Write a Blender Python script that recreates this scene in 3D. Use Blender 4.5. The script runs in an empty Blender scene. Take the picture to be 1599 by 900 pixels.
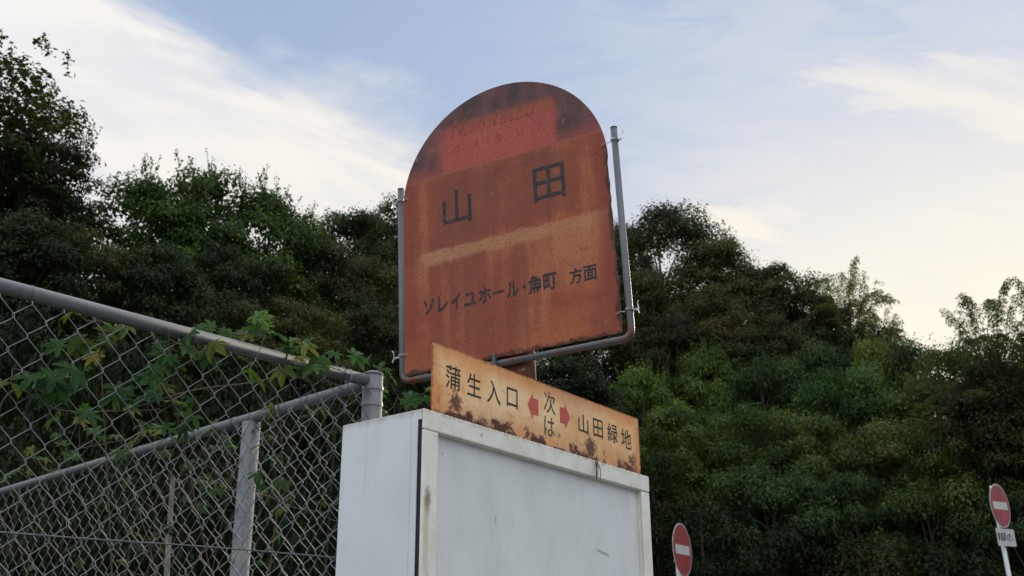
import bpy, math, random
import numpy as np
from mathutils import Matrix, Vector
sc = bpy.context.scene
COL = sc.collection
rad = math.radians

# ------------------------------------------------------------------ camera
CAM = np.array([0.0, 0.0, 1.5])
F_PX = 1700.0
fwd = np.array([0.0, 0.93244117, 0.36132184])
right = np.array([0.9999765, 0.00247762, -0.00639384]); right /= np.linalg.norm(right)
right = right - fwd * right.dot(fwd); right /= np.linalg.norm(right)
up = np.cross(right, fwd)
cam_d = bpy.data.cameras.new('camera')
cam = bpy.data.objects.new('camera', cam_d)
COL.objects.link(cam)
cam_d.sensor_width = 36.0
cam_d.lens = 36.0 * F_PX / 1599.0
cam_d.dof.use_dof = True
cam_d.dof.focus_distance = 2.55
cam_d.dof.aperture_fstop = 12.0
cam_d.clip_start = 0.05
cam_d.clip_end = 3000.0
mw = Matrix.Identity(4)
for i in range(3):
    mw[i][0] = right[i]; mw[i][1] = up[i]; mw[i][2] = -fwd[i]; mw[i][3] = CAM[i]
cam.matrix_world = mw
sc.camera = cam

def ray(px, py):
    return right * ((px - 799.5) / F_PX) - up * ((py - 450.0) / F_PX) + fwd
def at(px, py, r):
    d = ray(px, py)
    return CAM + d / math.hypot(d[0], d[1]) * r
def on_plane(px, py, P, n):
    d = ray(px, py)
    return CAM + d * (n.dot(np.array(P) - CAM) / n.dot(d))

# ------------------------------------------------------------------ exposure
sc.view_settings.view_transform = 'Standard'
sc.view_settings.look = 'None'
sc.view_settings.gamma = 1.0
sc.view_settings.use_curve_mapping = False
sc.view_settings.exposure = 1.25
sc.render.engine = 'CYCLES'
sc.cycles.max_bounces = 6
sc.cycles.diffuse_bounces = 3
sc.cycles.glossy_bounces = 2
sc.cycles.transmission_bounces = 3
sc.cycles.use_denoising = True

# ------------------------------------------------------------------ node helper
class NT:
    def __init__(self, tree):
        self.t = tree; self.n = tree.nodes; self.l = tree.links
    def new(self, typ, **kw):
        nd = self.n.new(typ)
        for k, v in kw.items(): setattr(nd, k, v)
        return nd
    def put(self, sock, v):
        if v is None: return
        if isinstance(v, bpy.types.NodeSocket): self.l.new(v, sock)
        elif isinstance(v, (tuple, list)) and sock.type == 'RGBA' and len(v) == 3: sock.default_value = (*v, 1)
        else: sock.default_value = v
    def m(self, op, a, b=None, c=None, clamp=False):
        nd = self.new('ShaderNodeMath', operation=op, use_clamp=clamp)
        for i, v in enumerate((a, b, c)): self.put(nd.inputs[i], v)
        return nd.outputs[0]
    def vm(self, op, a, b=None):
        nd = self.new('ShaderNodeVectorMath', operation=op)
        self.put(nd.inputs[0], a); self.put(nd.inputs[1], b)
        return nd.outputs['Value'] if op in ('DOT_PRODUCT', 'LENGTH') else nd.outputs['Vector']
    def noise(self, vec, scale, detail=4, rough=.55, dist=0.0):
        nd = self.new('ShaderNodeTexNoise')
        self.put(nd.inputs['Vector'], vec)
        nd.inputs['Scale'].default_value = scale; nd.inputs['Detail'].default_value = detail
        nd.inputs['Roughness'].default_value = rough; nd.inputs['Distortion'].default_value = dist
        return nd.outputs['Fac']
    def step(self, v, a, b, smooth=True):
        nd = self.new('ShaderNodeMapRange', interpolation_type='SMOOTHSTEP' if smooth else 'LINEAR')
        self.put(nd.inputs['Value'], v)
        nd.inputs['From Min'].default_value = a; nd.inputs['From Max'].default_value = b
        nd.inputs['To Min'].default_value = 0; nd.inputs['To Max'].default_value = 1
        return nd.outputs['Result']
    def mix(self, f, a, b):
        nd = self.new('ShaderNodeMix', data_type='RGBA')
        self.put(nd.inputs[0], f); self.put(nd.inputs[6], a); self.put(nd.inputs[7], b)
        return nd.outputs[2]
    def scale(self, vec, s):
        nd = self.new('ShaderNodeVectorMath', operation='MULTIPLY')
        self.put(nd.inputs[0], vec); nd.inputs[1].default_value = s
        return nd.outputs[0]
    def sep(self, vec):
        nd = self.new('ShaderNodeSeparateXYZ'); self.put(nd.inputs[0], vec)
        return nd.outputs

# ------------------------------------------------------------------ world
SUN_AZ, SUN_EL = 25.8, 17.5
sv = Vector((math.sin(rad(SUN_AZ)) * math.cos(rad(SUN_EL)), math.cos(rad(SUN_AZ)) * math.cos(rad(SUN_EL)), math.sin(rad(SUN_EL))))
world = bpy.data.worlds.new('World')
sc.world = world
world.use_nodes = True
W = NT(world.node_tree)
W.n.clear()
out = W.new('ShaderNodeOutputWorld')
bg = W.new('ShaderNodeBackground')
bg.inputs['Strength'].default_value = 0.10
W.l.new(bg.outputs[0], out.inputs[0])
sky = W.new('ShaderNodeTexSky', sky_type='NISHITA')
sky.sun_disc = False
sky.sun_elevation = rad(SUN_EL)
sky.sun_rotation = rad(SUN_AZ)
sky.air_density = 1.0; sky.dust_density = 1.6; sky.ozone_density = 1.2
tc = W.new('ShaderNodeTexCoord')
D = tc.outputs['Generated']
dx, dy, dz = W.sep(D)
n1 = W.noise(D, 5.0, 6, .6, .6)
n2 = W.noise(W.scale(D, (1.0, 1.0, 2.2)), 14.0, 5, .6, .8)
n1c = W.m('SUBTRACT', n1, .5); n2c = W.m('SUBTRACT', n2, .5)
wob = W.m('ADD', W.m('MULTIPLY', n1c, .16), W.m('MULTIPLY', n2c, .06))
# long cloud bank on the left, its upper edge a great circle
d1 = np.array([-.321, .765, .558]); d2 = np.array([-.050, .869, .493])
nb = np.cross(d1, d2); nb /= np.linalg.norm(nb)
if nb.dot([-.33, .838, .434]) < 0: nb = -nb
al = d2 - d1; al -= nb * nb.dot(al); al /= np.linalg.norm(al)
def streak(ax, bx, sa, sb, detail=4, dist=.5):
    cb = W.new('ShaderNodeCombineXYZ')
    W.put(cb.inputs[0], W.m('MULTIPLY', W.vm('DOT_PRODUCT', D, tuple(ax)), sa)); W.put(cb.inputs[1], W.m('MULTIPLY', W.vm('DOT_PRODUCT', D, tuple(bx)), sb))
    return W.noise(cb.outputs[0], 1.0, detail, .55, dist)
st = streak(al, nb, 4.0, 16.0)
stc = W.m('SUBTRACT', st, .5)
wob = W.m('ADD', W.m('MULTIPLY', n1c, .13), W.m('MULTIPLY', stc, .10))
e1 = W.m('ADD', W.vm('DOT_PRODUCT', D, tuple(nb)), wob)
bank = W.step(e1, -.022, .050)
bank = W.m('MULTIPLY', bank, W.m('SUBTRACT', 1.0, W.step(W.m('ADD', dx, wob), -.01, .11)))
bank = W.m('MULTIPLY', bank, W.m('MULTIPLY_ADD', st, .7, .68), clamp=True)
# thin veil over the top left corner
veil = W.m('MULTIPLY', W.m('SUBTRACT', 1.0, W.step(W.m('ADD', dx, wob), -.36, -.20)), W.step(n1, .38, .62))
veil = W.m('MULTIPLY', veil, .55)
# wisps right of the sign
def wisp(c, ax, half, wid, amp):
    c = np.array(c); c /= np.linalg.norm(c)
    ax = np.array(ax); ax -= c * ax.dot(c); ax /= np.linalg.norm(ax)
    bx = np.cross(c, ax)
    sn = W.m('SUBTRACT', streak(ax, bx, 9.0, 34.0, 5, .8), .5)
    a = W.m('ADD', W.vm('DOT_PRODUCT', D, tuple(ax)), W.m('MULTIPLY', n1c, .10))
    b = W.m('ADD', W.vm('DOT_PRODUCT', D, tuple(bx)), W.m('ADD', W.m('MULTIPLY', sn, wid*3.6), W.m('MULTIPLY', n1c, .03)))
    r2 = W.m('ADD', W.m('POWER', W.m('DIVIDE', a, half), 2.0), W.m('POWER', W.m('DIVIDE', b, wid), 2.0))
    k = W.m('SUBTRACT', 1.0, W.step(r2, .0, 1.5))
    k = W.m('MULTIPLY', k, W.step(W.vm('DOT_PRODUCT', D, tuple(c)), .3, .6))
    return W.m('MULTIPLY', k, amp)
w1 = wisp((.362, .795, .486), (1, -.35, -.28), .12, .026, .75)
w1b = wisp((.45, .775, .45), (1, -.5, -.75), .10, .045, .8)
w2 = wisp((.218, .888, .402), (1, -.2, -.22), .060, .013, 1.0)
w4 = wisp((.36, .80, .48), (1, -.30, -.15), .34, .13, .26)
w3 = wisp((.42, .83, .39), (1, -.4, .05), .09, .03, .5)
# unseen bright cloud added behind the camera and overhead as fill light
back = W.m('MULTIPLY', W.step(dy, .25, -.35), W.step(n1, .30, .55))
back = W.m('MULTIPLY', back, .95)
back = W.m('MAXIMUM', back, W.m('MULTIPLY', W.step(dz, .63, .78), W.m('MULTIPLY_ADD', st, .6, .5), clamp=True))
cl = bank
for k in (veil, w1, w1b, w2, w3, w4, back): cl = W.m('MAXIMUM', cl, k)
cl = W.m('MULTIPLY', cl, W.step(dz, -.02, .06), clamp=True)
warm = W.step(W.vm('DOT_PRODUCT', D, (.39, .86, .30)), .55, 1.0)
ccol = W.mix(warm, (3.85, 3.8, 3.75), (4.1, 3.85, 3.45))
ccol = W.mix(W.step(dy, .0, -.5), ccol, (3.9, 4.1, 4.3))
ccol = W.mix(W.step(dz, .28, .62), ccol, W.mix(W.step(dz, .63, .75), W.mix(W.step(dy, .1, -.3), ccol, (10.5, 10.8, 11.0)), (10.0, 10.4, 10.8)))  # out-of-view cloud brightened to light tops and camera-facing sides
ccol = W.mix(W.m('MULTIPLY', W.step(st, .60, .40), .40), ccol, (2.75, 2.95, 3.4))
# a hazy evening veil lightens the clear sky
soft = W.vm('DIVIDE', sky.outputs[0], W.vm('ADD', W.scale(sky.outputs[0], (.27, .27, .27)), (1.0, 1.0, 1.0)))
base = W.mix(.50, soft, (1.75, 2.50, 3.90))
glow = W.m('MULTIPLY', W.step(W.vm('DOT_PRODUCT', D, tuple(sv)), .90, 1.0), W.step(dz, .56, .30))
base = W.mix(W.m('MULTIPLY', glow, .80), base, (4.7, 4.3, 3.45))
W.l.new(W.mix(cl, base, ccol), bg.inputs['Color'])

# ------------------------------------------------------------------ sun (low, behind thin cloud and trees)
sd = bpy.data.lights.new('sun', 'SUN')
sd.energy = 2.2; sd.angle = rad(10); sd.color = (1, .86, .68)
so = bpy.data.objects.new('sun', sd)
COL.objects.link(so)
so.rotation_euler = sv.to_track_quat('Z', 'Y').to_euler()
so.location = sv * 60

# ------------------------------------------------------------------ object helpers
def tag(o, label=None, cat=None, group=None, kind=None):
    if label: o['label'] = label
    if cat: o['category'] = cat
    if group: o['group'] = group
    if kind: o['kind'] = kind
    return o
def empty(name, mat):
    o = bpy.data.objects.new(name, None)
    o.empty_display_size = .2
    COL.objects.link(o); o.matrix_world = mat
    return o
def frame(x, y, z, o):
    m = Matrix.Identity(4)
    for i in range(3):
        m[i][0] = x[i]; m[i][1] = y[i]; m[i][2] = z[i]; m[i][3] = o[i]
    return m

class MB:
    """collects shapes, builds ONE mesh object"""
    def __init__(self): self.v = []; self.f = []
    def add(self, vs, fs):
        b = len(self.v)
        self.v += [tuple(map(float, p)) for p in vs]
        self.f += [tuple(i + b for i in q) for q in fs]
    def box(self, x0, x1, y0, y1, z0, z1):
        self.add([(x0,y0,z0),(x1,y0,z0),(x1,y1,z0),(x0,y1,z0),(x0,y0,z1),(x1,y0,z1),(x1,y1,z1),(x0,y1,z1)],
                 [(0,3,2,1),(4,5,6,7),(0,1,5,4),(1,2,6,5),(2,3,7,6),(3,0,4,7)])
    def tube(self, pts, rads, sides=8, caps=True):
        pts = [np.array(p, float) for p in pts]
        if not hasattr(rads, '__len__'): rads = [rads] * len(pts)
        n = len(pts); vs = []; fs = []
        ref = None
        for i, p in enumerate(pts):
            t = (pts[min(i+1, n-1)] - pts[max(i-1, 0)])
            t = t / (np.linalg.norm(t) + 1e-12)
            if ref is None:
                ref = np.array([0, 0, 1.]) if abs(t[2]) < .9 else np.array([1., 0, 0])
            a = ref - t * ref.dot(t); a /= np.linalg.norm(a) + 1e-12; ref = a
            b = np.cross(t, a)
            for k in range(sides):
                w = 2 * math.pi * k / sides
                vs.append(p + (a * math.cos(w) + b * math.sin(w)) * rads[i])
        for i in range(n - 1):
            for k in range(sides):
                k2 = (k + 1) % sides
                fs.append((i*sides+k, i*sides+k2, (i+1)*sides+k2, (i+1)*sides+k))
        if caps:
            fs.append(tuple(range(sides))[::-1]); fs.append(tuple((n-1)*sides + k for k in range(sides)))
        self.add(vs, fs)
    def prism(self, poly, y0, y1):
        """polygon in x,z extruded from y0 (front) to y1"""
        n = len(poly)
        vs = [(x, y0, z) for x, z in poly] + [(x, y1, z) for x, z in poly]
        fs = [tuple(range(n)), tuple(range(2*n-1, n-1, -1))]
        for i in range(n):
            j = (i + 1) % n
            fs.append((i, n+i, n+j, j))
        self.add(vs, fs)
    def build(self, name, mat, parent=None, local=None, smooth=False, bevel=0, segs=2):
        me = bpy.data.meshes.new(name)
        me.from_pydata(self.v, [], self.f); me.update()
        if smooth: me.shade_smooth()
        o = bpy.data.objects.new(name, me)
        if mat: me.materials.append(mat)
        COL.objects.link(o)
        if parent is not None:
            o.parent = parent
        if local is not None: o.matrix_local = local
        if bevel:
            b = o.modifiers.new('bevel', 'BEVEL'); b.width = bevel; b.segments = segs; b.limit_method = 'ANGLE'; b.angle_limit = rad(40)
        return o

def bend(pts, r=.03, n=6):
    """round the corners of a polyline"""
    pts = [np.array(p, float) for p in pts]; o = [pts[0]]
    for i in range(1, len(pts)-1):
        a = pts[i-1] - pts[i]; b = pts[i+1] - pts[i]
        a /= np.linalg.norm(a); b /= np.linalg.norm(b)
        p0 = pts[i] + a*r; p1 = pts[i] + b*r
        for k in range(n+1):
            t = k/n
            o.append((1-t)**2*p0 + 2*t*(1-t)*pts[i] + t*t*p1)
    o.append(pts[-1]); return o
def spline(pts, n=8):
    pts = [np.array(p, float) for p in pts]
    P = [2*pts[0]-pts[1]] + pts + [2*pts[-1]-pts[-2]]; o = []
    for i in range(1, len(P)-2):
        for k in range(n):
            t = k/n
            o.append(.5*((2*P[i]) + (-P[i-1]+P[i+1])*t + (2*P[i-1]-5*P[i]+4*P[i+1]-P[i+2])*t*t + (-P[i-1]+3*P[i]-3*P[i+1]+P[i+2])*t**3))
    o.append(pts[-1]); return o

# ------------------------------------------------------------------ materials
def mat(name, build):
    m = bpy.data.materials.new(name); m.use_nodes = True
    t = NT(m.node_tree); t.n.clear()
    o = t.new('ShaderNodeOutputMaterial'); build(t, o)
    return m
def pbsdf(t, o, col, rough=.6, metal=0.0, spec=.4, bump=None, bstr=.3, bdist=.001):
    p = t.new('ShaderNodeBsdfPrincipled')
    t.put(p.inputs['Base Color'], col); t.put(p.inputs['Roughness'], rough); t.put(p.inputs['Metallic'], metal)
    p.inputs['Specular IOR Level'].default_value = spec
    if bump is not None:
        b = t.new('ShaderNodeBump'); b.inputs['Strength'].default_value = bstr; b.inputs['Distance'].default_value = bdist
        t.l.new(bump, b.inputs['Height']); t.l.new(b.outputs[0], p.inputs['Normal'])
    t.l.new(p.outputs[0], o.inputs['Surface'])
    return p
def obj_co(t): return t.new('ShaderNodeTexCoord').outputs['Object']

def m_galv(t, o):
    c = obj_co(t)
    a = t.noise(c, 60, 4, .6); b = t.noise(c, 9, 3, .6)
    col = t.mix(a, (.20, .21, .22), (.34, .35, .36))
    col = t.mix(t.m('MULTIPLY', t.step(b, .55, .75), .5), col, (.20, .185, .16))
    pbsdf(t, o, col, t.m('MULTIPLY_ADD', a, .25, .42), .55, .4, a, .15)
GALV = mat('galvanised_steel', m_galv)
def m_rail(t, o):
    c = obj_co(t)
    a = t.noise(c, 90, 4, .7); b = t.noise(c, 7, 4, .6)
    col = t.mix(a, (.095, .106, .113), (.195, .21, .218))
    col = t.mix(t.m('MULTIPLY', t.step(b, .5, .72), .6), col, (.24, .22, .19))
    pbsdf(t, o, col, .62, .25, .35, a, .25)
RAIL = mat('weathered_galvanised_rail', m_rail)
def m_wire(t, o):
    c = obj_co(t); a = t.noise(c, 25, 3, .6)
    pbsdf(t, o, t.mix(a, (.085, .089, .092), (.18, .187, .192)), .40, .6, .4)
WIRE = mat('galvanised_wire', m_wire)
def m_tie(t, o): pbsdf(t, o, (.62, .62, .62), .32, .9)
TIE = mat('bright_tie_wire', m_tie)

def m_plate(t, o):
    c = obj_co(t); x, y, z = t.sep(c)
    g = t.noise(c, 22, 6, .65); fine = t.noise(c, 240, 3, .6); big = t.noise(c, 5, 4, .6, .3)
    strk = t.noise(t.scale(c, (26, 1, 2.4)), 1.0, 4, .6)
    strk2 = t.noise(t.scale(c, (9, 1, 1.2)), 1.0, 3, .5)
    # lower field: orange rust with vertical run-off streaks
    low = t.mix(t.step(g, .3, .7), (.27, .064, .034), (.39, .100, .046))
    low = t.mix(t.m('MULTIPLY', t.step(strk, .46, .72), .55), low, (.44, .180, .085))
    low = t.mix(t.m('MULTIPLY', t.step(strk2, .58, .40), .55), low, (.20, .058, .040))
    # faded pale band across the middle and under it hanging pale runs
    zz = t.m('ADD', z, t.m('MULTIPLY', t.m('SUBTRACT', g, .5), .03))
    bandm = t.m('MULTIPLY', t.step(zz, .372, .392), t.m('SUBTRACT', 1.0, t.step(zz, .412, .422)))
    bandm = t.m('MULTIPLY', bandm, t.step(x, -.245, -.205))
    low = t.mix(t.m('MULTIPLY', bandm, t.m('MULTIPLY_ADD', big, .8, .25)), low, (.50, .245, .125))
    runs = t.m('MULTIPLY', t.step(zz, .22, .38), t.m('SUBTRACT', 1.0, t.step(zz, .38, .40)))
    runs = t.m('MULTIPLY', runs, t.step(strk2, .44, .60))
    low = t.mix(t.m('MULTIPLY', runs, .8), low, (.46, .185, .085))
    pale = t.m('MULTIPLY', t.m('MULTIPLY', t.step(x, .12, .20), t.m('SUBTRACT', 1.0, t.step(x, .255, .285))), t.m('MULTIPLY', t.step(zz, .20, .27), t.m('SUBTRACT', 1.0, t.step(zz, .36, .40))))
    low = t.mix(t.m('MULTIPLY', pale, t.m('MULTIPLY_ADD', g, .8, .15)), low, (.44, .165, .075))
    marg = t.m('MAXIMUM', t.m('SUBTRACT', 1.0, t.step(t.m('ADD', x, t.m('MULTIPLY', t.m('SUBTRACT', g, .5), .03)), -.245, -.205)), t.step(t.m('ADD', x, t.m('MULTIPLY', t.m('SUBTRACT', g, .5), .03)), .262, .295))
    low = t.mix(t.m('MULTIPLY', marg, .7), low, (.235, .050, .034))
    foot = t.m('MULTIPLY', t.m('SUBTRACT', 1.0, t.step(zz, .10, .22)), t.step(strk2, .40, .62))
    low = t.mix(t.m('MULTIPLY', foot, .5), low, (.44, .145, .055))
    # dark even zone behind the two big characters
    dk = t.m('MULTIPLY', t.step(zz, .425, .45), t.m('SUBTRACT', 1.0, t.step(zz, .60, .625)))
    dk = t.m('MULTIPLY', dk, t.m('MULTIPLY', t.step(x, -.21, -.12), t.m('SUBTRACT', 1.0, t.step(x, .20, .27))))
    low = t.mix(t.m('MULTIPLY', dk, .45), low, (.19, .060, .042))
    # dome: red paint, a cleaner rectangle, grime round it
    red = t.mix(t.step(big, .35, .7), (.40, .078, .064), (.46, .100, .076))
    wx = t.m('ADD', x, t.m('MULTIPLY', t.m('SUBTRACT', g, .5), .05)); wz = t.m('ADD', z, t.m('MULTIPLY', t.m('SUBTRACT', g, .5), .035))
    rect = t.m('MULTIPLY', t.m('MULTIPLY', t.step(wx, -.180, -.125), t.m('SUBTRACT', 1.0, t.step(wx, .168, .200))), t.m('SUBTRACT', 1.0, t.step(wz, .745, .785)))
    grime = t.mix(t.step(t.noise(t.scale(c, (9, 1, 5)), 1.0, 5, .65), .36, .62), (.060, .042, .045), (.17, .075, .072))
    lowedge = t.step(t.m('ADD', z, t.m('MULTIPLY', t.m('SUBTRACT', big, .5), .06)), .69, .63)
    keep = t.m('MAXIMUM', rect, t.m('MULTIPLY', lowedge, .55))
    dome = t.mix(keep, grime, red)
    rustline = t.m('MULTIPLY', t.step(t.m('ABSOLUTE', t.m('SUBTRACT', wz, .752)), .030, .010), t.m('MULTIPLY', t.step(x, -.15, -.12), t.m('SUBTRACT', 1.0, t.step(x, .165, .19))))
    dome = t.mix(t.m('MULTIPLY', rustline, t.m('MULTIPLY', t.step(g, .40, .6), .8)), dome, (.30, .10, .042))
    body = t.mix(t.step(t.m('ADD', z, t.m('MULTIPLY', t.m('SUBTRACT', fine, .5), .006)), .629, .633), low, dome)
    edge = t.m('SUBTRACT', 1.0, t.step(t.m('ABSOLUTE', t.m('SUBTRACT', z, .6305)), .001, .006))
    body = t.mix(t.m('MULTIPLY', edge, .45), body, (.36, .13, .06))
    # eaten, dark edges and pits
    ex = t.m('ADD', t.m('MINIMUM', t.m('SUBTRACT', .315, x), t.m('SUBTRACT', z, .0955)), t.m('MULTIPLY', t.m('SUBTRACT', g, .5), -.05))
    eat = t.m('SUBTRACT', 1.0, t.step(ex, .004, .013))
    eat = t.m('MULTIPLY', eat, t.m('SUBTRACT', 1.0, t.step(z, .56, .60)))
    body = t.mix(t.m('MULTIPLY', eat, .9), body, (.050, .020, .016))
    pits = t.m('MULTIPLY', t.step(t.noise(c, 150, 3, .6), .61, .66), t.step(big, .38, .58))
    body = t.mix(t.m('MULTIPLY', pits, .8), body, (.055, .024, .018))
    flake = t.m('MULTIPLY', t.step(t.noise(t.scale(c, (1, 1, .6)), 55, 6, .7), .56, .60), t.step(t.noise(c, 8, 3, .6), .48, .60))
    body = t.mix(t.m('MULTIPLY', flake, .5), body, (.155, .042, .028))
    flake2 = t.m('MULTIPLY', t.step(t.noise(t.scale(c, (1, 1, .6)), 48, 6, .7, .4), .585, .62), t.step(t.noise(c, 6.3, 3, .6), .50, .62))
    body = t.mix(t.m('MULTIPLY', flake2, .45), body, (.50, .19, .085))
    body = t.mix(t.m('MULTIPLY', t.step(t.noise(c, 170, 4, .7), .44, .66), .42), body, (.125, .038, .026))
    pbsdf(t, o, body, .72, 0, .3, t.m('ADD', fine, g), .35, .0015)
PLATE = mat('rusted_red_sign_face', m_plate)

def m_board(t, o):
    c = obj_co(t); x, y, z = t.sep(c)
    g = t.noise(c, 26, 6, .65); fine = t.noise(c, 110, 4, .6); big = t.noise(c, 7, 4, .6)
    col = t.mix(t.step(big, .35, .65), (.85, .46, .185), (.92, .64, .35))
    col = t.mix(t.m('MULTIPLY', t.step(g, .52, .70), .6), col, (.66, .27, .085))
    # rust creeping up from the bottom edge and at two scars
    zz = t.m('ADD', z, t.m('MULTIPLY', t.m('SUBTRACT', g, .5), .14))
    zz = t.m('ADD', zz, t.m('MULTIPLY', t.m('SUBTRACT', fine, .5), .05))
    r1 = t.m('SUBTRACT', 1.0, t.step(t.m('ADD', zz, t.m('MULTIPLY', x, .012)), .004, .026))
    def scar(cx, cz, s):
        d = t.m('SQRT', t.m('ADD', t.m('POWER', t.m('SUBTRACT', x, cx), 2.0), t.m('POWER', t.m('SUBTRACT', z, cz), 2.0)))
        d = t.m('ADD', d, t.m('MULTIPLY', t.m('SUBTRACT', fine, .5), .06))
        return t.m('SUBTRACT', 1.0, t.step(d, s*.4, s))
    for a in ((.105, .034, .027), (.615, .030, .034), (.815, .03, .022), (.36, .016, .016)): r1 = t.m('MAXIMUM', r1, t.m('MULTIPLY', scar(*a), .9))
    col = t.mix(t.m('MULTIPLY', t.m('SUBTRACT', 1.0, t.step(zz, .01, .07)), .45), col, (.50, .17, .05))
    col = t.mix(r1, col, t.mix(fine, (.045, .014, .009), (.15, .045, .018)))
    ed = t.m('MINIMUM', t.m('MINIMUM', t.m('SUBTRACT', x, .0277), t.m('SUBTRACT', .853, x)), t.m('SUBTRACT', .149, z))
    ed = t.m('ADD', ed, t.m('MULTIPLY', t.m('SUBTRACT', fine, .5), .016))
    ed2 = t.m('ADD', ed, t.m('MULTIPLY', t.m('SUBTRACT', g, .5), .05))
    col = t.mix(t.m('MULTIPLY', t.m('SUBTRACT', 1.0, t.step(ed2, .0, .046)), .75), col, (.66, .23, .06))
    col = t.mix(t.m('MULTIPLY', t.m('SUBTRACT', 1.0, t.step(ed, .0005, .005)), .75), col, (.16, .06, .03))
    sp = t.m('MULTIPLY', t.step(t.noise(c, 85, 3, .6), .66, .71), t.step(g, .40, .60))
    col = t.mix(t.m('MULTIPLY', sp, .75), col, (.20, .07, .03))
    pbsdf(t, o, col, .6, 0, .35, fine, .3)
BOARD = mat('yellow_enamel_with_rust', m_board)

def white_paint(name, base, dirt, amt, spot=True):
    def f(t, o):
        c = obj_co(t)
        big = t.noise(c, 4, 4, .6); g = t.noise(t.scale(c, (14, 14, 7)), 1, 6, .65); fine = t.noise(c, 60, 4, .6)
        col = t.mix(t.m('MULTIPLY', t.step(g, .42, .75), amt), base, dirt)
        col = t.mix(t.m('MULTIPLY', t.step(big, .45, .75), amt*.7), col, dirt)
        if spot:
            s = t.m('MULTIPLY', t.step(t.noise(t.scale(c, (1, 1, .45)), 40, 2, .5), .70, .74), t.step(big, .40, .6))
            col = t.mix(t.m('MULTIPLY', s, .55), col, (.22, .20, .17))
            zz = t.sep(c)[2]
            edge = t.m('MULTIPLY', t.step(t.m('ADD', zz, t.m('MULTIPLY', t.m('SUBTRACT', fine, .5), .03)), -.018, .002), .6)
            col = t.mix(edge, col, (.33, .27, .20))
            drip = t.m('MULTIPLY', t.step(t.noise(t.scale(c, (60, 60, 1.6)), 1, 3, .5), .58, .74), t.step(zz, -.28, -.01))
            col = t.mix(t.m('MULTIPLY', drip, .30), col, (.36, .34, .28))
        pbsdf(t, o, col, t.m('MULTIPLY_ADD', fine, .15, .38), 0, .45, fine, .06)
    return mat(name, f)
SIDE = white_paint('white_painted_steel', (.66, .705, .73), (.54, .57, .585), .45)
def m_frame(t, o):
    c = obj_co(t); x, y, z = t.sep(c)
    g = t.noise(c, 18, 5, .65); fine = t.noise(c, 90, 4, .6)
    col = t.mix(t.step(g, .35, .7), (.82, .80, .72), (.70, .67, .57))
    # brown weeping stain on the left stile and a few scuffs
    dz = t.m('SUBTRACT', z, -.180)
    d = t.m('SQRT', t.m('ADD', t.m('POWER', t.m('MULTIPLY', t.m('SUBTRACT', x, .016), 1.5), 2.0), t.m('POWER', t.m('MULTIPLY', dz, .65), 2.0)))
    d = t.m('ADD', d, t.m('MULTIPLY', t.m('SUBTRACT', fine, .5), .02))
    col = t.mix(t.m('MULTIPLY', t.m('SUBTRACT', 1.0, t.step(d, .004, .022)), .85), col, (.20, .11, .05))
    run = t.m('MULTIPLY', t.m('SUBTRACT', 1.0, t.step(t.m('ABSOLUTE', t.m('SUBTRACT', x, .013)), .002, .012)), t.m('MULTIPLY', t.step(z, -.42, -.22), t.m('SUBTRACT', 1.0, t.step(z, -.19, -.18))))
    col = t.mix(t.m('MULTIPLY', run, .5), col, (.42, .31, .17))
    s = t.m('MULTIPLY', t.step(t.noise(t.scale(c, (1, 1, .5)), 30, 4, .7), .66, .71), .6)
    col = t.mix(s, col, (.25, .23, .18))
    top = t.m('MULTIPLY', t.step(z, -.012, -.002), t.step(fine, .42, .62))
    col = t.mix(t.m('MULTIPLY', top, .55), col, (.30, .17, .09))
    pbsdf(t, o, col, .5, 0, .4, fine, .1)
FRAME = mat('cream_painted_frame', m_frame)
PANEL = white_paint('dirty_white_acrylic', (.70, .715, .70), (.55, .56, .53), .6)
def m_dark(t, o): pbsdf(t, o, (.012, .012, .018), .6)
DARK = mat('black_rubber', m_dark)
def m_ink(t, o):
    c = obj_co(t); n = t.noise(c, 70, 4, .6)
    pbsdf(t, o, t.mix(t.step(n, .45, .75), (.022, .021, .026), (.066, .048, .043)), .6, 0, .3)
INK = mat('faded_black_lettering', m_ink)
def m_ink2(t, o):
    c = obj_co(t); n = t.noise(c, 60, 4, .6)
    pbsdf(t, o, t.mix(t.step(n, .5, .8), (.030, .034, .022), (.12, .075, .03)), .6, 0, .3)
INK2 = mat('dark_painted_lettering', m_ink2)
def m_ghost(t, o):
    c = obj_co(t); n = t.noise(c, 50, 4, .7)
    pbsdf(t, o, t.mix(t.step(n, .42, .62), (.26, .068, .050), (.33, .108, .058)), .75, 0, .2, n, .4)
GHOST = mat('rusted_ghost_lettering', m_ghost)
def m_arrow(t, o):
    c = obj_co(t); n = t.noise(c, 60, 4, .6)
    pbsdf(t, o, t.mix(n, (.62, .085, .075), (.52, .12, .08)), .55, 0, .3)
ARROW = mat('red_arrow_paint', m_arrow)
def m_rustpole(t, o):
    c = obj_co(t); n = t.noise(c, 30, 5, .65); f = t.noise(c, 90, 3, .6)
    col = t.mix(t.step(n, .35, .65), (.085, .028, .018), (.17, .058, .03))
    col = t.mix(t.step(t.noise(t.scale(c, (1, 1, 2)), 22, 3, .5), .60, .66), col, (.20, .21, .23))
    pbsdf(t, o, col, .75, 0, .3, f, .4)
RUSTPOLE = mat('rusted_brown_paint', m_rustpole)
def m_pipe(t, o):
    c = obj_co(t); x, y, z = t.sep(c); n = t.noise(c, 40, 4, .6); b = t.noise(c, 11, 4, .6)
    col = t.mix(n, (.060, .068, .078), (.115, .122, .135))
    r = t.m('MULTIPLY', t.step(b, .48, .62), t.m('SUBTRACT', 1.0, t.step(z, .098, .13)))
    col = t.mix(r, col, (.15, .055, .03))
    pbsdf(t, o, col, .46, .25, .4, n, .12)
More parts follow.
